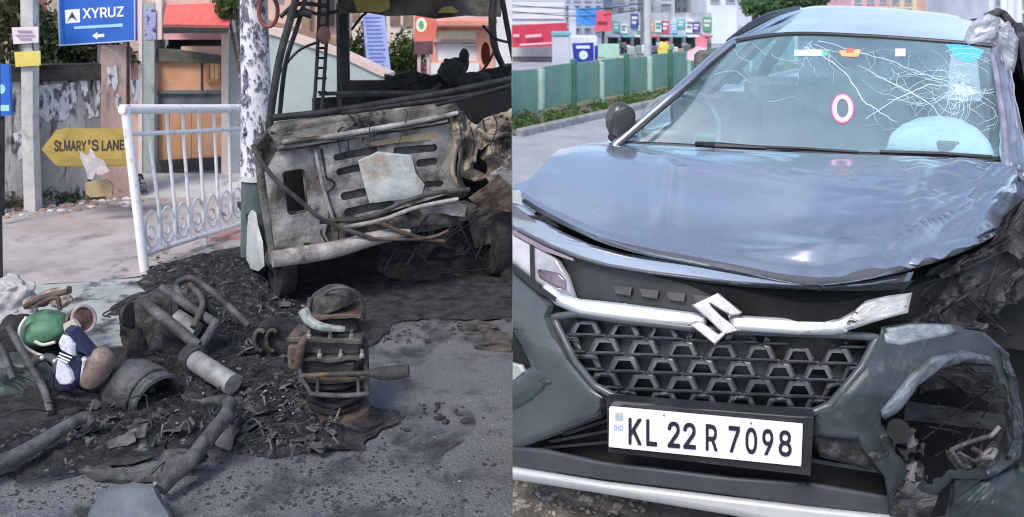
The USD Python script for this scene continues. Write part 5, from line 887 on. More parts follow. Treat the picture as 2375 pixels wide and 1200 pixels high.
# left wing
wing = [(1120, 452), (1187, 438), (1222, 422), (1250, 404), (1285, 388), (1320, 352), (1330, 420), (1230, 470), (1213, 462), (1208, 475), (1187, 462), (1120, 470)]
obj('wing', grid(np.array([[onW(x, y, .95) for x, y in [(1322, 349), (1296, 366), (1282, 390), (1250, 404), (1222, 423), (1187, 439), (1120, 462)]], [onW(x, y, .93) for x, y in [(1340, 380), (1310, 410), (1290, 430), (1262, 452), (1232, 466), (1205, 470), (1130, 490)]]])[:, ::-1], .01), paint, car, smooth=60)
# nose strip below the bonnet gap
nose = [(1120, 440), (1187, 436), (1206, 440), (1212, 476), (1256, 510), (1310, 541), (1370, 567), (1450, 588), (1600, 608), (1750, 635), (1900, 659), (2010, 652), (2120, 630), (2110, 652), (2000, 668), (1900, 674), (1700, 661), (1500, 636), (1400, 619), (1330, 599), (1260, 571), (1187, 533), (1120, 505)]
obj('nose_panel', patch(nose, FP, .02, .015, 16, (10, .02)), paint, car, smooth=50)
obj('nose_gap_clip', [patch([(1225, 500), (1262, 500), (1290, 520), (1298, 528), (1280, 524), (1262, 510), (1236, 508)], FP, .01, .02)], black_pl, car)
# headlamp
hl = obj('headlight', patch([(1120, 505), (1187, 540), (1262, 578), (1300, 604), (1322, 640), (1340, 694), (1300, 690), (1250, 662), (1187, 612), (1120, 570)], FP, .05, .012, 12, (10, .02)), mat('lamp_pearl', (.26, .26, .30), (.56, .55, .60), rough=.12, scale=5, c3=(.30, .22, .27), s3=4, lo3=.55, hi3=.66, coat=.8), car, smooth=50)
obj('divider', patch([(1228, 566), (1238, 572), (1240, 648), (1230, 644)], FP, .01, .02), black_pl, hl)
obj('inner_reflector', patch([(1244, 622), (1300, 634), (1316, 652), (1318, 676), (1296, 672), (1250, 646)], FP, .01, .018, 8, (5, .008)), mat('reflector_rose', (.14, .10, .13), (.36, .29, .33), rough=.2, scale=8, metal=.4), hl)
obj('lower_trim', patch([(1120, 575), (1187, 612), (1250, 662), (1290, 690), (1286, 700), (1244, 676), (1187, 626), (1120, 592)], FP, .02, .022, 10), black_pl, hl)
obj('brow_strip', patch([(1120, 498), (1187, 531), (1262, 572), (1330, 600), (1330, 606), (1260, 582), (1187, 542), (1120, 508)], FP, .012, .022, 10), mat('rose_strip', (.22, .16, .19), rough=.3), hl)
# upper trim and chrome
obj('upper_grille', patch([(1300, 592), (1400, 619), (1500, 636), (1700, 661), (1900, 674), (2000, 668), (2120, 650), (2080, 690), (2000, 710), (1960, 745), (1800, 748), (1600, 736), (1450, 712), (1345, 700), (1322, 640)], FP, .02, -.03, 16), black_pl, car)
ug = []
for i in range(9):
    x = 1420 + i * 62; y = 662 + i * 7.2 - max(0, i - 6) * 6
    if abs(x - 1665) < 40: continue
    obj('upper_grille_slot', patch([(x, y), (x + 46, y + 5), (x + 42, y + 24), (x + 8, y + 19)], FP, .02, -.012, None), mat('slot_bronze', (.035, .036, .042), (.075, .072, .072), rough=.4, scale=9), car)
obj('chrome_bar', patch([(1262, 648), (1300, 680), (1345, 693), (1450, 704), (1600, 724), (1640, 729), (1640, 766), (1600, 760), (1450, 745), (1340, 730), (1290, 708), (1255, 674)], FP, .03, .02, 9, (12, .018)), chrome, car, smooth=50)
obj('chrome_bar', patch([(1690, 730), (1720, 732), (1850, 739), (1945, 740), (1990, 716), (1998, 744), (1962, 772), (1930, 777), (1850, 777), (1720, 768), (1690, 764)], FP, .03, .035, 9, (12, .018)), chrome, car, smooth=50)
obj('broken_lamp_trim', patch([(1966, 745), (1986, 716), (2008, 697), (2060, 686), (2116, 679), (2110, 704), (2106, 726), (2060, 738), (2020, 750), (1958, 770)], FP, .02, .05, 8, (7, .012), rough=(.004, .05, 3)), mat('crazed_silver', (.40, .41, .42), (.62, .63, .64), rough=.35, metal=.3, scale=22, c3=(.05, .05, .05), s3=18, lo3=.6, hi3=.63, stretch=(1, 1, 2.5)), car, smooth=40, label='broken silver trim end sticking out')
lg = [(330, 360), (790, 145), (1210, 485), (1150, 535), (1000, 545), (650, 330), (690, 395), (870, 570), (1180, 800), (930, 865), (735, 1050), (290, 690), (490, 645), (800, 860), (855, 830), (600, 590)]
obj('badge', patch([(1560 + a / 7.5, 660 + b / 7.5) for a, b in lg], FP, .025, .055, 3, (3, .005)), mat('badge_silver', (.50, .47, .46), (.70, .66, .64), rough=.3, metal=.6, scale=40), car, smooth=40, label='silver S-shaped emblem')
# honeycomb grille
gpoly = Polygon([(1283, 735), (1340, 728), (1450, 744), (1600, 760), (1720, 768), (1930, 776), (2035, 782), (2000, 850), (1955, 905), (1925, 940), (1890, 955), (1700, 952), (1560, 942), (1430, 922), (1380, 895), (1335, 840)])
gr = obj('grille', patch(gpoly, FP, .015, -.058, 20), mat('grille_back', (.010, .012, .016), (.028, .032, .04), rough=.5, scale=9), car)
rim = gpoly.exterior.segmentize(12).coords
obj('grille_rim', tube([FP(x, y, .004) for x, y in list(rim)[:-1]], .011, 8, closed=True), plastic_l, gr, smooth=60)
cell_m = mat('grille_satin', (.055, .062, .072), (.10, .108, .12), rough=.28, scale=8)
gin = gpoly.buffer(-5)
for r in range(6):
    for c_ in range(11):
        x = 1268 + c_ * 90 + (45 if r % 2 else 0); y = 752 + r * 40 + (x - 1280) * .045
        h = Polygon([(x - 50, y + 20), (x - 38, y + 17), (x - 24, y - 17), (x + 26, y - 16), (x + 40, y + 18), (x + 50, y + 21), (x + 42, y + 27), (x - 42, y + 26)])
        ringp = h.buffer(-1).difference(Polygon([(x - 24, y + 17), (x - 13, y - 3), (x + 14, y - 2), (x + 24, y + 18)])).intersection(gin)
        if ringp.is_empty or ringp.area < 250: continue
        obj('grille_cell', patch(ringp, FP, .05, -.012, 9, (7, .020)), cell_m, gr, smooth=40)
# bumper left cheek with fog lamp recess
chk = Polygon([(1100, 560), (1120, 575), (1187, 618), (1250, 668), (1288, 704), (1276, 735), (1300, 790), (1335, 848), (1380, 900), (1436, 930), (1405, 936), (1400, 968), (1300, 1004), (1230, 1032), (1187, 1044), (1100, 1054)])
fog = Polygon([(1100, 740), (1187, 762), (1210, 800), (1232, 850), (1190, 880), (1100, 900)])
obj('bumper_cheek', patch(chk.difference(fog), FP, .03, .015, 14, (22, .03)), plastic_l, car, smooth=50)
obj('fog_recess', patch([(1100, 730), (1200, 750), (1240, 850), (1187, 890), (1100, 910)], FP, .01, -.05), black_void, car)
obj('fog_recess_lip', patch([(1100, 855), (1187, 840), (1214, 846), (1222, 862), (1187, 892), (1100, 912)], FP, .02, .0, 8, (6, .015)), mat('lip_silver', (.4, .42, .43), rough=.35, metal=.2), car, smooth=50)
obj('cheek_crease', patch([(1100, 935), (1187, 918), (1262, 872), (1284, 888), (1240, 926), (1187, 956), (1100, 972)], FP, .012, .022, 10, (8, .01)), mat('crease_dark', (.035, .045, .05), (.06, .07, .075), rough=.5), car, smooth=50)
# lower intake, valance and skid lip
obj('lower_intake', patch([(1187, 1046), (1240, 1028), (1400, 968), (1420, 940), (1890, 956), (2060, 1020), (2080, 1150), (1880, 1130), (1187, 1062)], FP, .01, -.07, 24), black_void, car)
for k in range(3): obj('intake_slat', patch([(1300 - k * 30, 1006 + k * 16), (1420, 968 + k * 27), (1424, 974 + k * 27), (1310 - k * 30, 1012 + k * 16)], FP, .03, -.03), black_pl, car)
obj('intake_slat', patch([(1860, 1060), (2040, 1090), (2040, 1098), (1860, 1070)], FP, .03, -.02), plastic, car)
obj('valance', patch([(1100, 1020), (1187, 1036), (1260, 1040), (1400, 1070), (1700, 1106), (1880, 1118), (2060, 1150), (2090, 1200), (1900, 1180), (1700, 1150), (1400, 1112), (1187, 1080), (1100, 1066)], FP, .02, .02, 16, (12, .015)), mat('valance_dark', (.03, .036, .045), (.055, .062, .075), rough=.5, scale=5), car, smooth=50)
obj('skid_lip', patch([(1100, 1060), (1187, 1082), (1400, 1116), (1700, 1153), (1900, 1177), (2090, 1196), (2160, 1230), (1900, 1236), (1700, 1196), (1400, 1146), (1187, 1112), (1100, 1090)], FP, .04, .035, 12, (16, .03)), silver, car, smooth=50)
# number plate
npp = plane3(FP(1413, 945, .075), FP(1862, 985, .075), FP(1858, 1082, .075))
obj('plate_holder', patch([(1404, 934), (1888, 972), (1880, 1110), (1408, 1054)], npp, .05, -.008, 20, (5, .006)), black_pl, car)
pl = obj('number_plate', patch(Polygon([(1413, 944), (1862, 985), (1858, 1082), (1412, 1037)]).buffer(-3).buffer(3), npp, .006, 0, None), mat('plate_white', (.76, .75, .82), (.82, .81, .87), rough=.35), car)
ink = mat('plate_ink', (.012, .010, .022), rough=.5); q = lambda a, b: [(a, 969 + (a - 1456) * .0785), (b, 969 + (b - 1456) * .0785), (b, 1030 + (b - 1456) * .0785), (a, 1030 + (a - 1456) * .0785)]
for ch, a, b in (('K', 1458, 1488), ('L', 1499, 1524), ('2', 1549, 1577), ('2', 1585, 1614), ('R', 1637, 1664), ('7', 1690, 1716), ('0', 1729, 1756), ('9', 1768, 1794), ('8', 1806, 1836)):
    obj('character', text_on(ch, q(a, b), npp, .0005, .002, True), ink, pl, smooth=False)
obj('hologram', patch([(1427, 957), (1445, 958), (1445, 976), (1427, 975)], npp, .001, .0015), mat('holo', (.36, .42, .44), (.5, .56, .56), rough=.3, scale=90), pl); obj('country_mark', text_on('IND', [(1423, 985), (1445, 987), (1445, 999), (1423, 997)], npp, .0005, .0012), mat('holo_blue', (.35, .40, .62)), pl)
for a, b in ((1540, 962), (1742, 981)): obj('rivet', blob(npp(a, b, .002), (.003, .002, .003), 1, 0, 1), mat('rivet', (.25, .24, .27), metal=.5), pl)
# right cheek, broken away headlamp and wheel opening
chr_ = Polygon([(2036, 782), (2044, 757), (2120, 748), (2210, 752), (2282, 770), (2330, 812), (2352, 880), (2372, 960), (2368, 1060), (2290, 1112), (2210, 1112), (2170, 1152), (2110, 1220), (2060, 1160), (2050, 1106), (1985, 1020), (1885, 1010), (1892, 957), (1926, 942), (1957, 906), (2002, 850)])
hole0 = Polygon([(2042, 972), (2102, 888), (2140, 856), (2200, 838), (2296, 842), (2330, 890), (2342, 960), (2338, 1046), (2290, 1086), (2200, 1090), (2150, 1124), (2110, 1090), (2066, 1030)])
hp_ = np.array(hole0.segmentize(10).exterior.coords)[:-1]; hole = Polygon(hp_ + 9 * (np.stack([fbm(np.c_[hp_ / 14, np.full(len(hp_), k)], 3, k) for k in (1, 2)], 1) - .5) * 2).buffer(0)
obj('bumper_cheek', patch(chr_.difference(hole), FP, .025, .02, 11, (9, .012), rough=(.010, .012, 4)), plastic, car, smooth=45)
obj('cheek_shelf', patch([(2048, 762), (2110, 752), (2212, 752), (2230, 772), (2160, 790), (2090, 806), (2050, 800)], FP, .02, .028, 9, (10, .016), rough=(.006, .04, 8)), mat('scuffed_plastic', (.14, .17, .20), (.34, .38, .42), rough=.4, scale=14, bump=.3, c3=(.06, .07, .08), s3=10, lo3=.56, hi3=.66), car, smooth=45)
obj('fog_arch', patch([(2034, 958), (2060, 930), (2110, 868), (2160, 826), (2230, 812), (2304, 828), (2300, 846), (2232, 842), (2180, 858), (2132, 894), (2086, 956), (2052, 974)], FP, .06, .045, 8, (14, .03), rough=(.012, .03, 5)), mat('arch_plastic', (.07, .09, .115), (.17, .20, .24), rough=.28, scale=8, c3=(.03, .035, .04), s3=7, lo3=.5, hi3=.66), car, smooth=50)
obj('torn_flange', crumple(patch([(2312, 806), (2336, 822), (2356, 880), (2370, 950), (2372, 1030), (2350, 1072), (2296, 1104), (2284, 1094), (2334, 1060), (2352, 1020), (2350, 950), (2338, 884), (2322, 836)], FP, .006, .03, 7, rough=(.02, .04, 6)), .012, 14, 3, .02), mat('flange_blue', (.022, .028, .038), (.07, .082, .10), rough=.35, scale=10), car, smooth=25)
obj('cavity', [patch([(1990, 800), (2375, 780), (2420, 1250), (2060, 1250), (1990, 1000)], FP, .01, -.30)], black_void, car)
rgk = np.random.default_rng(23)
m_brk = mat('broken_grey', (.02, .02, .022), (.09, .085, .09), rough=.6, scale=16, lo=.42, hi=.6, bump=.5); m_rose = mat('broken_rose', (.04, .038, .042), (.19, .175, .185), rough=.6, scale=16, lo=.42, hi=.6, bump=.4)
for i in range(26):
    x = rgk.normal(2092, 34); y = 985 + (x - 2050) * .7 + rgk.normal(40, 32); rr = rgk.uniform(8, 24)
    an = np.sort(rgk.uniform(0, 6.28, 6)); pg = Polygon([(x + rr * math.cos(a) * rgk.uniform(.5, 1.3), y + rr * math.sin(a) * rgk.uniform(.5, 1.3)) for a in an])
    if pg.area < 40: continue
    obj('broken_shard', crumple(patch(pg.buffer(0), FP, rgk.uniform(.01, .04), rgk.uniform(-.02, .06), 6), .02, 14, i, .02), [m_brk, m_rose, black_pl][i % 3], car, smooth=30)
obj('broken_duct', tube([FP(2085, 1000, .05), FP(2085, 1010, -.08)], [.030, .026], 16), black_void, car)
obj('broken_bracket', [tube([FP(x, y, .0) for x, y in p_], r_, 7) for p_, r_ in (([(2206, 1044), (2240, 1028), (2300, 1010), (2318, 990)], .006), ([(2206, 1044), (2230, 1080), (2250, 1084)], .006), ([(2222, 1050), (2262, 1070), (2300, 1040)], .005), ([(2270, 1062), (2300, 1060), (2310, 1040)], .009), ([(2256, 1040), (2276, 1052)], .007))], m_rose, car, smooth=60)
obj('liner_sheet', crumple(patch([(2200, 1040), (2260, 1060), (2300, 1020), (2330, 1050), (2290, 1100), (2210, 1096)], FP, .02, -.10, 10, rough=(.03, .03, 3)), .02, 9, 2, .03), m_brk, car, smooth=30)
obj('lower_fragment', crumple(patch([(2200, 1110), (2290, 1112), (2368, 1070), (2400, 1100), (2400, 1240), (2200, 1240)], FP, .02, .01, 12, (14, .03), rough=(.03, .015, 5)), .02, 6, 2, .04), plastic, car, smooth=35)
obj('lower_rags', [crumple(patch([(2060, 1150), (2100, 1110), (2130, 1140), (2170, 1150), (2140, 1240), (2070, 1240)], FP, .03, .03, 9, rough=(.04, .03, 2)), .02, 10, 4, .03), crumple(patch([(1870, 1000), (1990, 1010), (2060, 1090), (2010, 1090), (1900, 1060)], FP, .02, .0, 12, (8, .02), rough=(.02, .02, 8)), .012, 8, 4, .03)], m_brk, car, smooth=35)
# crushed right wing: open wreckage between bonnet edge and cheek
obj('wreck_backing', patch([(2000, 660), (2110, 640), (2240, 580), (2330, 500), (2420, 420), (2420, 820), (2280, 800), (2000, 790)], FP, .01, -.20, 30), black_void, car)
obj('wreck_sheet', [crumple(patch([(2080, 680), (2180, 620), (2300, 560), (2375, 480), (2420, 470), (2420, 640), (2330, 700), (2230, 752), (2120, 742)], FP, .015, -.10, 10, rough=(.07, .016, 5)), .035, 8, 4, .03)], mat('wreck_dark', (.012, .012, .016), (.05, .048, .055), rough=.5, scale=9, bump=.5, c3=(.11, .10, .11), s3=10, lo3=.6, hi3=.7), car, smooth=26)
obj('wreck_strip', [crumple(patch(p_, FP, .004, o_, 7, rough=(.03, .05, k_)), .015, 14, k_, .02) for k_, (p_, o_) in enumerate((([(2116, 742), (2190, 700), (2262, 648), (2270, 656), (2200, 712), (2126, 750)], -.02), ([(2180, 640), (2262, 588), (2400, 516), (2404, 526), (2270, 600), (2190, 650)], -.06), ([(2190, 752), (2250, 746), (2296, 756), (2290, 766), (2240, 762)], .0), ([(2290, 720), (2340, 650), (2404, 590), (2410, 604), (2350, 664), (2306, 724)], -.06)))], m_brk, car, smooth=25)
rgz = np.random.default_rng(64)
obj('torn_wiring', [tube([FP(x, y, rgz.uniform(-.12, .0)) for x, y in cm([(rgz.uniform(2090, 2375), rgz.uniform(620, 780)), (rgz.uniform(2120, 2375), rgz.uniform(640, 780)), (rgz.uniform(2100, 2375), rgz.uniform(560, 780))], 5)], rgz.uniform(.0015, .004), 5) for _ in range(5)] + [tube([FP(x, y, rgz.uniform(-.2, -.05)) for x, y in cm([(rgz.uniform(2110, 2320), rgz.uniform(870, 1080)), (rgz.uniform(2110, 2320), rgz.uniform(880, 1080)), (rgz.uniform(2110, 2330), rgz.uniform(880, 1090))], 5)], rgz.uniform(.0015, .003), 5) for _ in range(5)], burnt_dark, car, smooth=60, kind='stuff')
obj('crash_beam', crumple(patch([(2100, 930), (2330, 960), (2336, 1000), (2100, 975)], FP, .05, -.16, 14, rough=(.01, .02, 2)), .01, 9, 2, .03), mat('beam_grey', (.02, .02, .024), (.06, .06, .065), rough=.5, scale=9), car, smooth=30)
obj('inner_liner', crumple(patch([(2150, 850), (2310, 850), (2345, 930), (2300, 940), (2200, 900), (2130, 920)], FP, .02, -.20, 12, rough=(.04, .03, 4)), .02, 9, 6, .03), mat('liner_black', (.012, .012, .014), (.035, .035, .04), rough=.6, scale=9), car, smooth=30)
obj('wing_fragment', [crumple(patch([(2310, 560), (2375, 470), (2420, 460), (2420, 560), (2360, 600)], FP, .01, -.05, 10, rough=(.04, .02, 4)), .02, 8, 3, .03)], m_brk, car, smooth=30)
obj('wing_tip', [crumple(patch([(2338, 380), (2362, 372), (2420, 372), (2420, 420), (2376, 424), (2348, 404)], lambda x, y, o=0.: onW(x, y, .97) + CW * ex(o), .02, .01, 8, rough=(.02, .05, 3)), .012, 10, 3, .03), crumple(patch([(2352, 424), (2400, 420), (2400, 560), (2372, 540), (2356, 480)], lambda x, y, o=0.: onU(x, y, .93), .01, 0, 8), .03, 9, 4, .03)], paint, car, smooth=35, label='crumpled end of the right wing')
# tyres
for (u, v) in ((-.72, .80), (.74, .86), (-.02, 3.32), (1.4, 3.32)):
    w_ = obj('wheel', lathe([(.20, -.09), (.29, -.10), (.325, -.07), (.33, 0), (.325, .07), (.29, .10), (.20, .09)], L(u, v, .33), CU, 36), mat('tyre_black', (.015, .015, .016), (.03, .03, .032), rough=.85, scale=20), car, smooth=50)
    if w_ != car: obj('rim', lathe([(0, -.05), (.12, -.07), (.2, -.085), (.2, .085), (.12, .07), (0, .05)], L(u, v, .33), CU, 28), mat('rim_grey', (.2, .2, .22), rough=.4, metal=.6), w_)
# windscreen
bot = resample([(1432, 333), (1560, 338), (1700, 346), (1850, 354), (2000, 359), (2150, 364), (2332, 371)], 60); top = resample([(1702, 98), (1770, 86), (1860, 80), (2000, 85), (2150, 95), (2290, 107), (2308, 112)], 60)
B_ = np.array([onW(x, y, .99) for x, y in bot]); T_ = np.array([onV(x, y, 1.80 - .10 * abs(i / 59 * 2 - 1) ** 2) for i, (x, y) in enumerate(top)])
def wsurf(off=0.):
    R = 24; S2, T2 = np.meshgrid(np.linspace(0, 1, 60), np.linspace(0, 1, R)); g_ = B_[None] * (1 - T2[..., None]) + T_[None] * T2[..., None]
    nn = np.cross(B_[-1] - B_[0], T_[30] - B_[30]); nn /= np.linalg.norm(nn); nn = nn if nn[2] > 0 else -nn
    return g_ + nn * (.035 * np.sin(np.pi * T2) * (1 - .4 * (2 * S2 - 1) ** 2) + off)[..., None]
WS = wsurf(); wm_ = grid(WS); wn_ = np.cross(B_[-1] - B_[0], T_[30] - B_[30]); wn_ /= np.linalg.norm(wn_); wn_ = wn_ if wn_[2] > 0 else -wn_
def hit(mesh, px, py):
    v0, v1, v2 = mesh.triangles[:, 0], mesh.triangles[:, 1], mesh.triangles[:, 2]; d = ray(px, py); e1_, e2_ = v1 - v0, v2 - v0; h = np.cross(d, e2_); a = (e1_ * h).sum(1); a = np.where(abs(a) < 1e-12, 1e-12, a)
    s_ = EYEP - v0; u = (s_ * h).sum(1) / a; q_ = np.cross(s_, e1_); vv = (q_ @ d) / a; tt = (e2_ * q_).sum(1) / a; ok = (u >= -1e-6) & (vv >= -1e-6) & (u + vv <= 1 + 1e-6) & (tt > 0)
    return EYEP + d * tt[ok].min() if ok.any() else None
wpl = plane(WS[12, 30], wn_)
def WP_(px, py, off=0.):
    if np.ndim(px): return np.array([WP_(a, b, c) for a, b, c in zip(px, py, np.broadcast_to(off, np.shape(px)))])
    p = hit(wm_, px, py)
    return (wpl(px, py, 0) if p is None else p) + wn_ * off
glass = glassy('windscreen_glass', (.72, .92, .97), .13, .17, (.36, .56, .64))
obj('windscreen', grid(WS), glass, car, smooth=60)
rgw = np.random.default_rng(31); ck = []
def crack(x, y, ang, ln, wob=.16, w=.0012, depth=0):
    p = [(x, y)]
    for _ in range(int(ln / 14)):
        ang += rgw.normal(0, wob); x += 14 * math.cos(ang); y += 14 * math.sin(ang) * .6
        if not (1700 + (98 - y) * 1.13 < x < 2315 and 100 + max(0, (x - 1860)) * .05 < y < 352): break
        p.append((x, y))
        if rgw.random() < .16 and depth < 2: crack(x, y, ang + rgw.choice([-1, 1]) * rgw.uniform(.5, 1.1), ln * .4, wob, w * .7, depth + 1)
    if len(p) > 1: ck.append(tube([WP_(a, b, .002) for a, b in p], [w, w * .5], 4))
for k in range(20): crack(2235 + rgw.normal(0, 14), 205 + rgw.normal(0, 12), k / 24 * 6.28 + rgw.normal(0, .1), rgw.uniform(60, 330))
for k in range(9): crack(1880 + rgw.normal(0, 20), 100 + rgw.normal(0, 8), rgw.uniform(-.3, 3.4), rgw.uniform(60, 260), .3)
for k in range(8): crack(rgw.uniform(1990, 2150), rgw.uniform(120, 250), rgw.uniform(0, 6.28), rgw.uniform(80, 220), .3)
for k in range(6): crack(rgw.uniform(1640, 1800), rgw.uniform(120, 250), rgw.uniform(0, 6.28), rgw.uniform(60, 140), .3)
for k in range(4): crack(2240 + rgw.normal(0, 6), 210 + rgw.normal(0, 6), rgw.uniform(0, 6.28), 70, .9, .003)
for k in range(16):
    r_ = 14 + k * 6.5; a0 = rgw.uniform(0, 6.28); a1 = a0 + rgw.uniform(.5, 1.6)
    p = [(2238 + r_ * 1.15 * math.cos(a) + rgw.normal(0, 1.2), 206 + r_ * .95 * math.sin(a) + rgw.normal(0, 1.2)) for a in np.linspace(a0, a1, 7)]
    p = [q_ for q_ in p if q_[0] < 2312 and 112 < q_[1] < 350]
    if len(p) > 1: ck.append(tube([WP_(a, b, .002) for a, b in p], [.0014, .0007], 4))
for pts in ([(1900, 92), (2010, 128), (2110, 160), (2190, 190), (2236, 206)], [(1880, 108), (1960, 170), (2010, 240), (2080, 285)], [(2005, 280), (2090, 225), (2160, 200), (2236, 206)], [(1990, 150), (2060, 190), (2140, 230), (2210, 300)]):
    ck.append(tube([WP_(a + rgw.normal(0, 1.5), b + rgw.normal(0, 1.5), .002) for a, b in cm(pts, 6)], [.0014, .0026, .0014], 4))
obj('crack', ck, mat('crack_white', (.40, .52, .57), (.60, .72, .77), rough=.5), car, smooth=False, kind='stuff')
obj('starred_glass', [patch(Polygon([(2236 + rgw.normal(0, 16), 206 + rgw.normal(0, 12)) for _ in range(3)]).buffer(1.5), WP_, .001, .003) for _ in range(14)], mat('glass_crumb', (.16, .24, .27), (.5, .62, .64), rough=.3, scale=40), car, smooth=False, kind='stuff')
obj('zero_sticker', [patch(Polygon([(1954 + 24 * math.cos(a), 253 + 32 * math.sin(a)) for a in np.linspace(0, 6.2, 26)]).difference(Polygon([(1954 + 14 * math.cos(a), 253 + 22 * math.sin(a)) for a in np.linspace(0, 6.2, 22)])), WP_, .001, .004)], mat('sticker_pink', (.72, .42, .60), (.78, .52, .68), rough=.4), car, smooth=False, label='pink oval ring sticker')
obj('zero_sticker_rim', patch(Polygon([(1954 + 27 * math.cos(a), 253 + 36 * math.sin(a)) for a in np.linspace(0, 6.2, 26)]).difference(Polygon([(1954 + 23.5 * math.cos(a), 253 + 31.5 * math.sin(a)) for a in np.linspace(0, 6.2, 22)])), WP_, .001, .003), mat('sticker_red', (.42, .08, .22)), car, smooth=False)
obj('sticker', patch(rect(1842, 117, 1906, 131), WP_, .001, .003), mat('sticker_teal', (.45, .74, .72), (.55, .82, .8), rough=.4), car, label='pale teal strip sticker'); obj('sticker', patch([(1906, 119), (1920, 122), (1918, 130), (1906, 130)], WP_, .001, .003), mat('sticker_green', (.10, .40, .30)), car)
obj('sticker', patch([(1946, 118), (1996, 116), (1990, 133), (1952, 132)], WP_, .001, .003), mat('sticker_orange', (.74, .36, .16), (.8, .5, .22), rough=.4, scale=30), car, label='orange sticker'); obj('sticker', patch(rect(1962, 114, 1980, 124), WP_, .001, .004), mat('sticker_red2', (.6, .12, .1)), car)
obj('sticker', patch(rect(2076, 114, 2100, 132), WP_, .001, .003), mat('sticker_pale', (.5, .52, .56), (.62, .58, .6), scale=30), car)
obj('sun_band', patch([(2192, 103), (2240, 104), (2284, 118), (2270, 138), (2246, 146), (2220, 138)], WP_, .001, .002, 10), mat('band_blue', (.06, .38, .72), (.10, .46, .8), rough=.3), car, label='bright blue tinted corner of the windscreen')
obj('screen_seal', [tube([p + wn_ * .004 for p in T_], .010, 8), tube([p + wn_ * .0 for p in B_], .012, 8)], black_pl, car)
obj('wiper', [tube([WP_(1616, 340, .015), WP_(1660, 346, .02), WP_(1776, 351, .02)], [.012, .016, .008], 8), tube([WP_(1700, 346, .02), WP_(1860, 352, .02), WP_(1990, 358, .012)], .007, 6), tube([WP_(2040, 358, .015), WP_(2180, 364, .02), WP_(2300, 369, .012)], .008, 6)], black_pl, car)
# pillars, roof
def strip(a, b, n=24): return grid(np.array([resample(a, n), resample(b, n)]), .02)
obj('pillar', [tube([onW(1424, 338, .985), onV(1560, 220, 1.36), onV(1640, 148, 1.57), onV(1696, 100, 1.70), onV(1720, 90, 1.78)], [.026, .028, .028, .026, .02], 12, 6, flat=.7)], paint, car, smooth=60, label='left windscreen pillar')
obj('pillar_trim', [tube([onW(1436, 338, 1.0), onV(1572, 222, 1.34), onV(1650, 150, 1.55), onV(1704, 104, 1.68)], [.008, .01, .01, .008], 8, 6)], black_pl, car, smooth=60)
rp_ = [(2352, 392, 1.12), (2346, 300, 1.30), (2332, 200, 1.50), (2318, 130, 1.68), (2306, 84, 1.82)]
obj('pillar', [crumple(tube([onV(x, y, v) for x, y, v in rp_], [.045, .036, .034, .036, .03], 14, 8, flat=.8), .012, 9, 3, .03)], paint, car, smooth=40, label='bent right windscreen pillar')
obj('pillar_trim', [tube([onV(x - 16, y, v - .04) for x, y, v in rp_[:4]], .011, 8, 6), tube([onV(x + 12, y, v - .03) for x, y, v in rp_[:4]], .007, 8, 6)], mat('pillar_lilac', (.16, .15, .22), (.32, .30, .4), rough=.4, scale=9), car, smooth=60)
rt0 = T_[:, :]; rear_px = resample([(1856, 20), (1900, 14), (2000, 15), (2100, 21), (2200, 33), (2258, 48)], 60)
mid_px = [(a * .45 + b * .55) for a, b in zip(top + [0, -6], rear_px)]
rear3 = np.array([onV(x, y, 3.15) for x, y in rear_px]); mid3 = np.array([onV(x, y, 2.45) for x, y in mid_px]); fr3 = T_ + np.array([0, 0, .008])
roofg = [fr3]
for q_ in np.linspace(0, 1, 10)[1:]:
    a_, b_, c_ = (1 - q_) ** 2, 2 * q_ * (1 - q_), q_ ** 2; ctrl = 2 * mid3 - .5 * fr3 - .5 * rear3
    roofg.append(fr3 * a_ + ctrl * b_ + rear3 * c_)
roofg += [rear3 + CV * .5 - CW * .05, rear3 + CV * .75 - CW * .30, rear3 + CV * .85 - CW * .7]
rg_ = np.array(roofg); rg_[..., 2] += .012 * (fbm(np.stack([rg_[..., 0] * 3, rg_[..., 1] * 3, rg_[..., 0] * 0], -1), 3, 4) - .5)
roof = obj('roof', grid(rg_, .02), paint, car, smooth=50)
obj('roof_rail', [tube([onV(1690, 97, 1.78), onV(1740, 64, 2.05), onV(1790, 38, 2.4), onV(1850, 20, 3.0)], [.014, .026, .026, .014], 10, 8)], black_pl, roof, smooth=60, label='black left roof rail')
obj('roof_rail', [tube([onV(1708, 94, 1.78), onV(1756, 70, 2.0), onV(1806, 44, 2.4), onV(1858, 26, 2.95)], [.012, .016, .016, .012], 10, 8)], paint, roof, smooth=60)
obj('crumpled_corner', crumple(patch([(2232, 104), (2240, 76), (2256, 50), (2290, 32), (2312, 40), (2318, 76), (2300, 104), (2260, 108)], lambda x, y, o=0.: onV(x, y, 1.76 - o), .02, .03, 6, (8, .02), rough=(.02, .04, 3)), .010, 8, 3, .03), mat('crumpled_pale', (.26, .28, .34), (.40, .42, .48), rough=.5, metal=.2, scale=8), roof, smooth=30, label='crumpled pale corner of the roof')
obj('crumpled_corner', crumple(patch([(2312, 60), (2340, 48), (2362, 90), (2352, 150), (2338, 200), (2318, 140)], lambda x, y, o=0.: onV(x, y, 1.62 - o), .02, .05, 6, (6, .02), rough=(.02, .04, 7)), .010, 8, 6, .03), mat('crumpled_pale', (.34, .36, .42)), roof, smooth=30)
obj('bent_rail_end', [tube([onV(2290, 40, 1.9), onV(2320, 30, 2.0), onV(2350, 60, 1.95)], .02, 8, 6)], m_brk, roof)
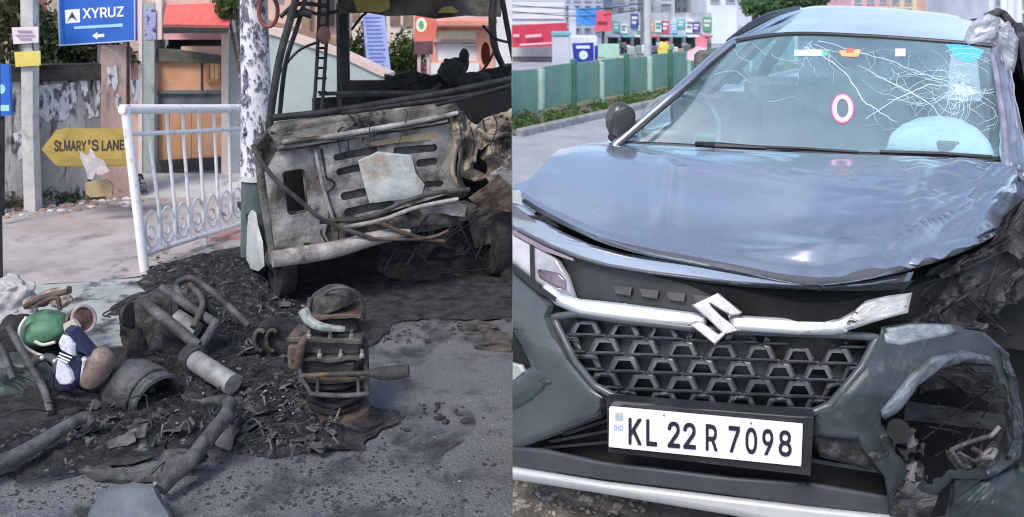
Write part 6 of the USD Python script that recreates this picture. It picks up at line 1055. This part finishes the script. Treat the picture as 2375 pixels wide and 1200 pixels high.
# mirror
mr = obj('mirror', blob(onV(1438, 280, 1.30), (.064, .05, .082), 2, .05, 3), mat('mirror_shell', (.045, .05, .058), (.10, .11, .125), rough=.3, scale=5), car, smooth=60)
mm_ = blob([0, 0, 0], (.050, .014, .072), 1, 0, 3); mm_.apply_transform(trimesh.transformations.rotation_matrix(.45, [0, 1, 0])); mm_.apply_translation(onV(1445, 283, 1.245)); obj('mirror_face', mm_, black_pl, mr, smooth=60)
obj('mirror_foot', tube([onV(1420, 316, 1.3), onV(1436, 330, 1.25)], .022, 10), black_pl, mr)
# side bodies
BK = np.array([math.sin(.56), math.cos(.56), 0.])
def L2(u, v, w): return L(u, min(v, 1.1), w) + BK * max(0., v - 1.1)
def side(u, name, mm):
    g_ = np.array([[L2(u * (1 - .10 * (w < .35)), v, w) for v in (1.05, 1.6, 2.4, 3.2, 3.8)] for w in (.95, .75, .5, .3, .22)])
    if u > 0: g_ = g_[:, ::-1]
    return obj(name, grid(g_, .04), mm, car, smooth=40)
side(-.74, 'door_side', paint); side(.90, 'door_side', mat('wreck_dark', (.015, .014, .018)))
obj('rear_body', grid(np.array([[L2(-.7, 3.75, .98), L2(.88, 3.75, .98)], [L2(-.7, 3.9, .5), L2(.88, 3.9, .5)], [L2(-.7, 3.8, .25), L2(.88, 3.8, .25)]])), paint, car)
for a_, b_ in ((L2(-.68, 3.6, .98), onV(1862, 26, 3.2)), (L2(.84, 3.6, .98), onV(2258, 52, 3.2)), (L2(-.70, 2.35, .96), onV(1812, 52, 2.45)), (L2(.86, 2.35, .96), onV(2280, 80, 2.45))):
    obj('side_pillar', tube([a_, b_], .04, 8), black_pl, car)
obj('floor', grid(np.array([[L2(-.7, 1.0, .3), L2(.9, 1.0, .3)], [L2(-.7, 3.8, .3), L2(.9, 3.8, .3)]])), black_pl, car)
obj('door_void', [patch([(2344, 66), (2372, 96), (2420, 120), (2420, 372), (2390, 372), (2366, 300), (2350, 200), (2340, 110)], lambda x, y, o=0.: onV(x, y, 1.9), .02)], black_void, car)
obj('door_edge', [tube([onV(2362, 60, 1.7), onV(2385, 160, 1.5), onV(2400, 300, 1.3)], .02, 8, 6)], m_brk, car)
# cabin
trim = mat('cabin_trim', (.045, .05, .056), (.08, .085, .092), rough=.7, scale=6)
obj('dashboard', [grid(np.array([B_[::6] - CW * .03 + CV * .01, B_[::6] + CV * .30 - CW * .02, B_[::6] + CV * .48 - CW * .10, B_[::6] + CV * .55 - CW * .40]))], mat('dash_grey', (.10, .11, .12), (.16, .17, .18), rough=.75, scale=8), car, smooth=50)
wheel_c = L(-.38, 1.78, .93)
obj('steering_wheel', [torus(L(-.27, 1.52, 1.02), CV * .9 - CW * .45, .18, .016, 36, 10), tube([L(-.44, 1.52, 1.0), L(-.10, 1.52, 1.0)], .02, 8)], mat('wheel_grey', (.16, .18, .19), rough=.5), car, smooth=60)
for u in (-.16, .56):
    st = obj('seat', cat([cbox([-.24, -.10, .0], [.24, .08, .62], .07, 0, -.18).apply_translation(L(u, 2.35, .5)), cbox([-.24, -.5, -.08], [.24, .05, .08], .06).apply_translation(L(u, 2.3, .5))]), mat('seat_fabric', (.07, .075, .08), (.13, .135, .14), rough=.9, scale=20), car, smooth=40)
    obj('headrest', cbox([-.13, -.05, 0], [.13, .06, .19], .05, 0, -.1).apply_translation(L(u, 2.5, 1.15)), mat('seat_fabric', (.03, .032, .036)), st, smooth=40)
obj('rear_seat', cbox([-.6, -.08, .0], [.6, .1, .65], .06).apply_translation(L(.55, 3.2, .5)), mat('seat_fabric', (.03, .032, .036)), car, smooth=40)
# deployed airbag pressed against the screen on the right
bag = Polygon([(2062, 318), (2072, 286), (2100, 262), (2140, 248), (2190, 243), (2240, 252), (2282, 272), (2308, 300), (2320, 330), (2322, 356), (2280, 352), (2226, 346), (2200, 336), (2150, 330), (2110, 326), (2080, 322), (2070, 336)])
obj('airbag', patch(bag, lambda x, y, o=0.: wpl(x, y - 22, np.asarray(o) - .06), .20, -.03, 7, (30, .05), rough=(.010, .03, 4)), mat('airbag_white', (.66, .78, .78), (.78, .87, .87), rough=.8, scale=5), car, smooth=50)
obj('dash_shelf_items', [cbox(loc_ - [.06, .03, .0], loc_ + [.06, .03, .04], .01) for loc_ in (onW(2130, 345, 1.0) + CV * .04, onW(2210, 352, 1.0) + CV * .03)], trim, car)
SIDE = 0
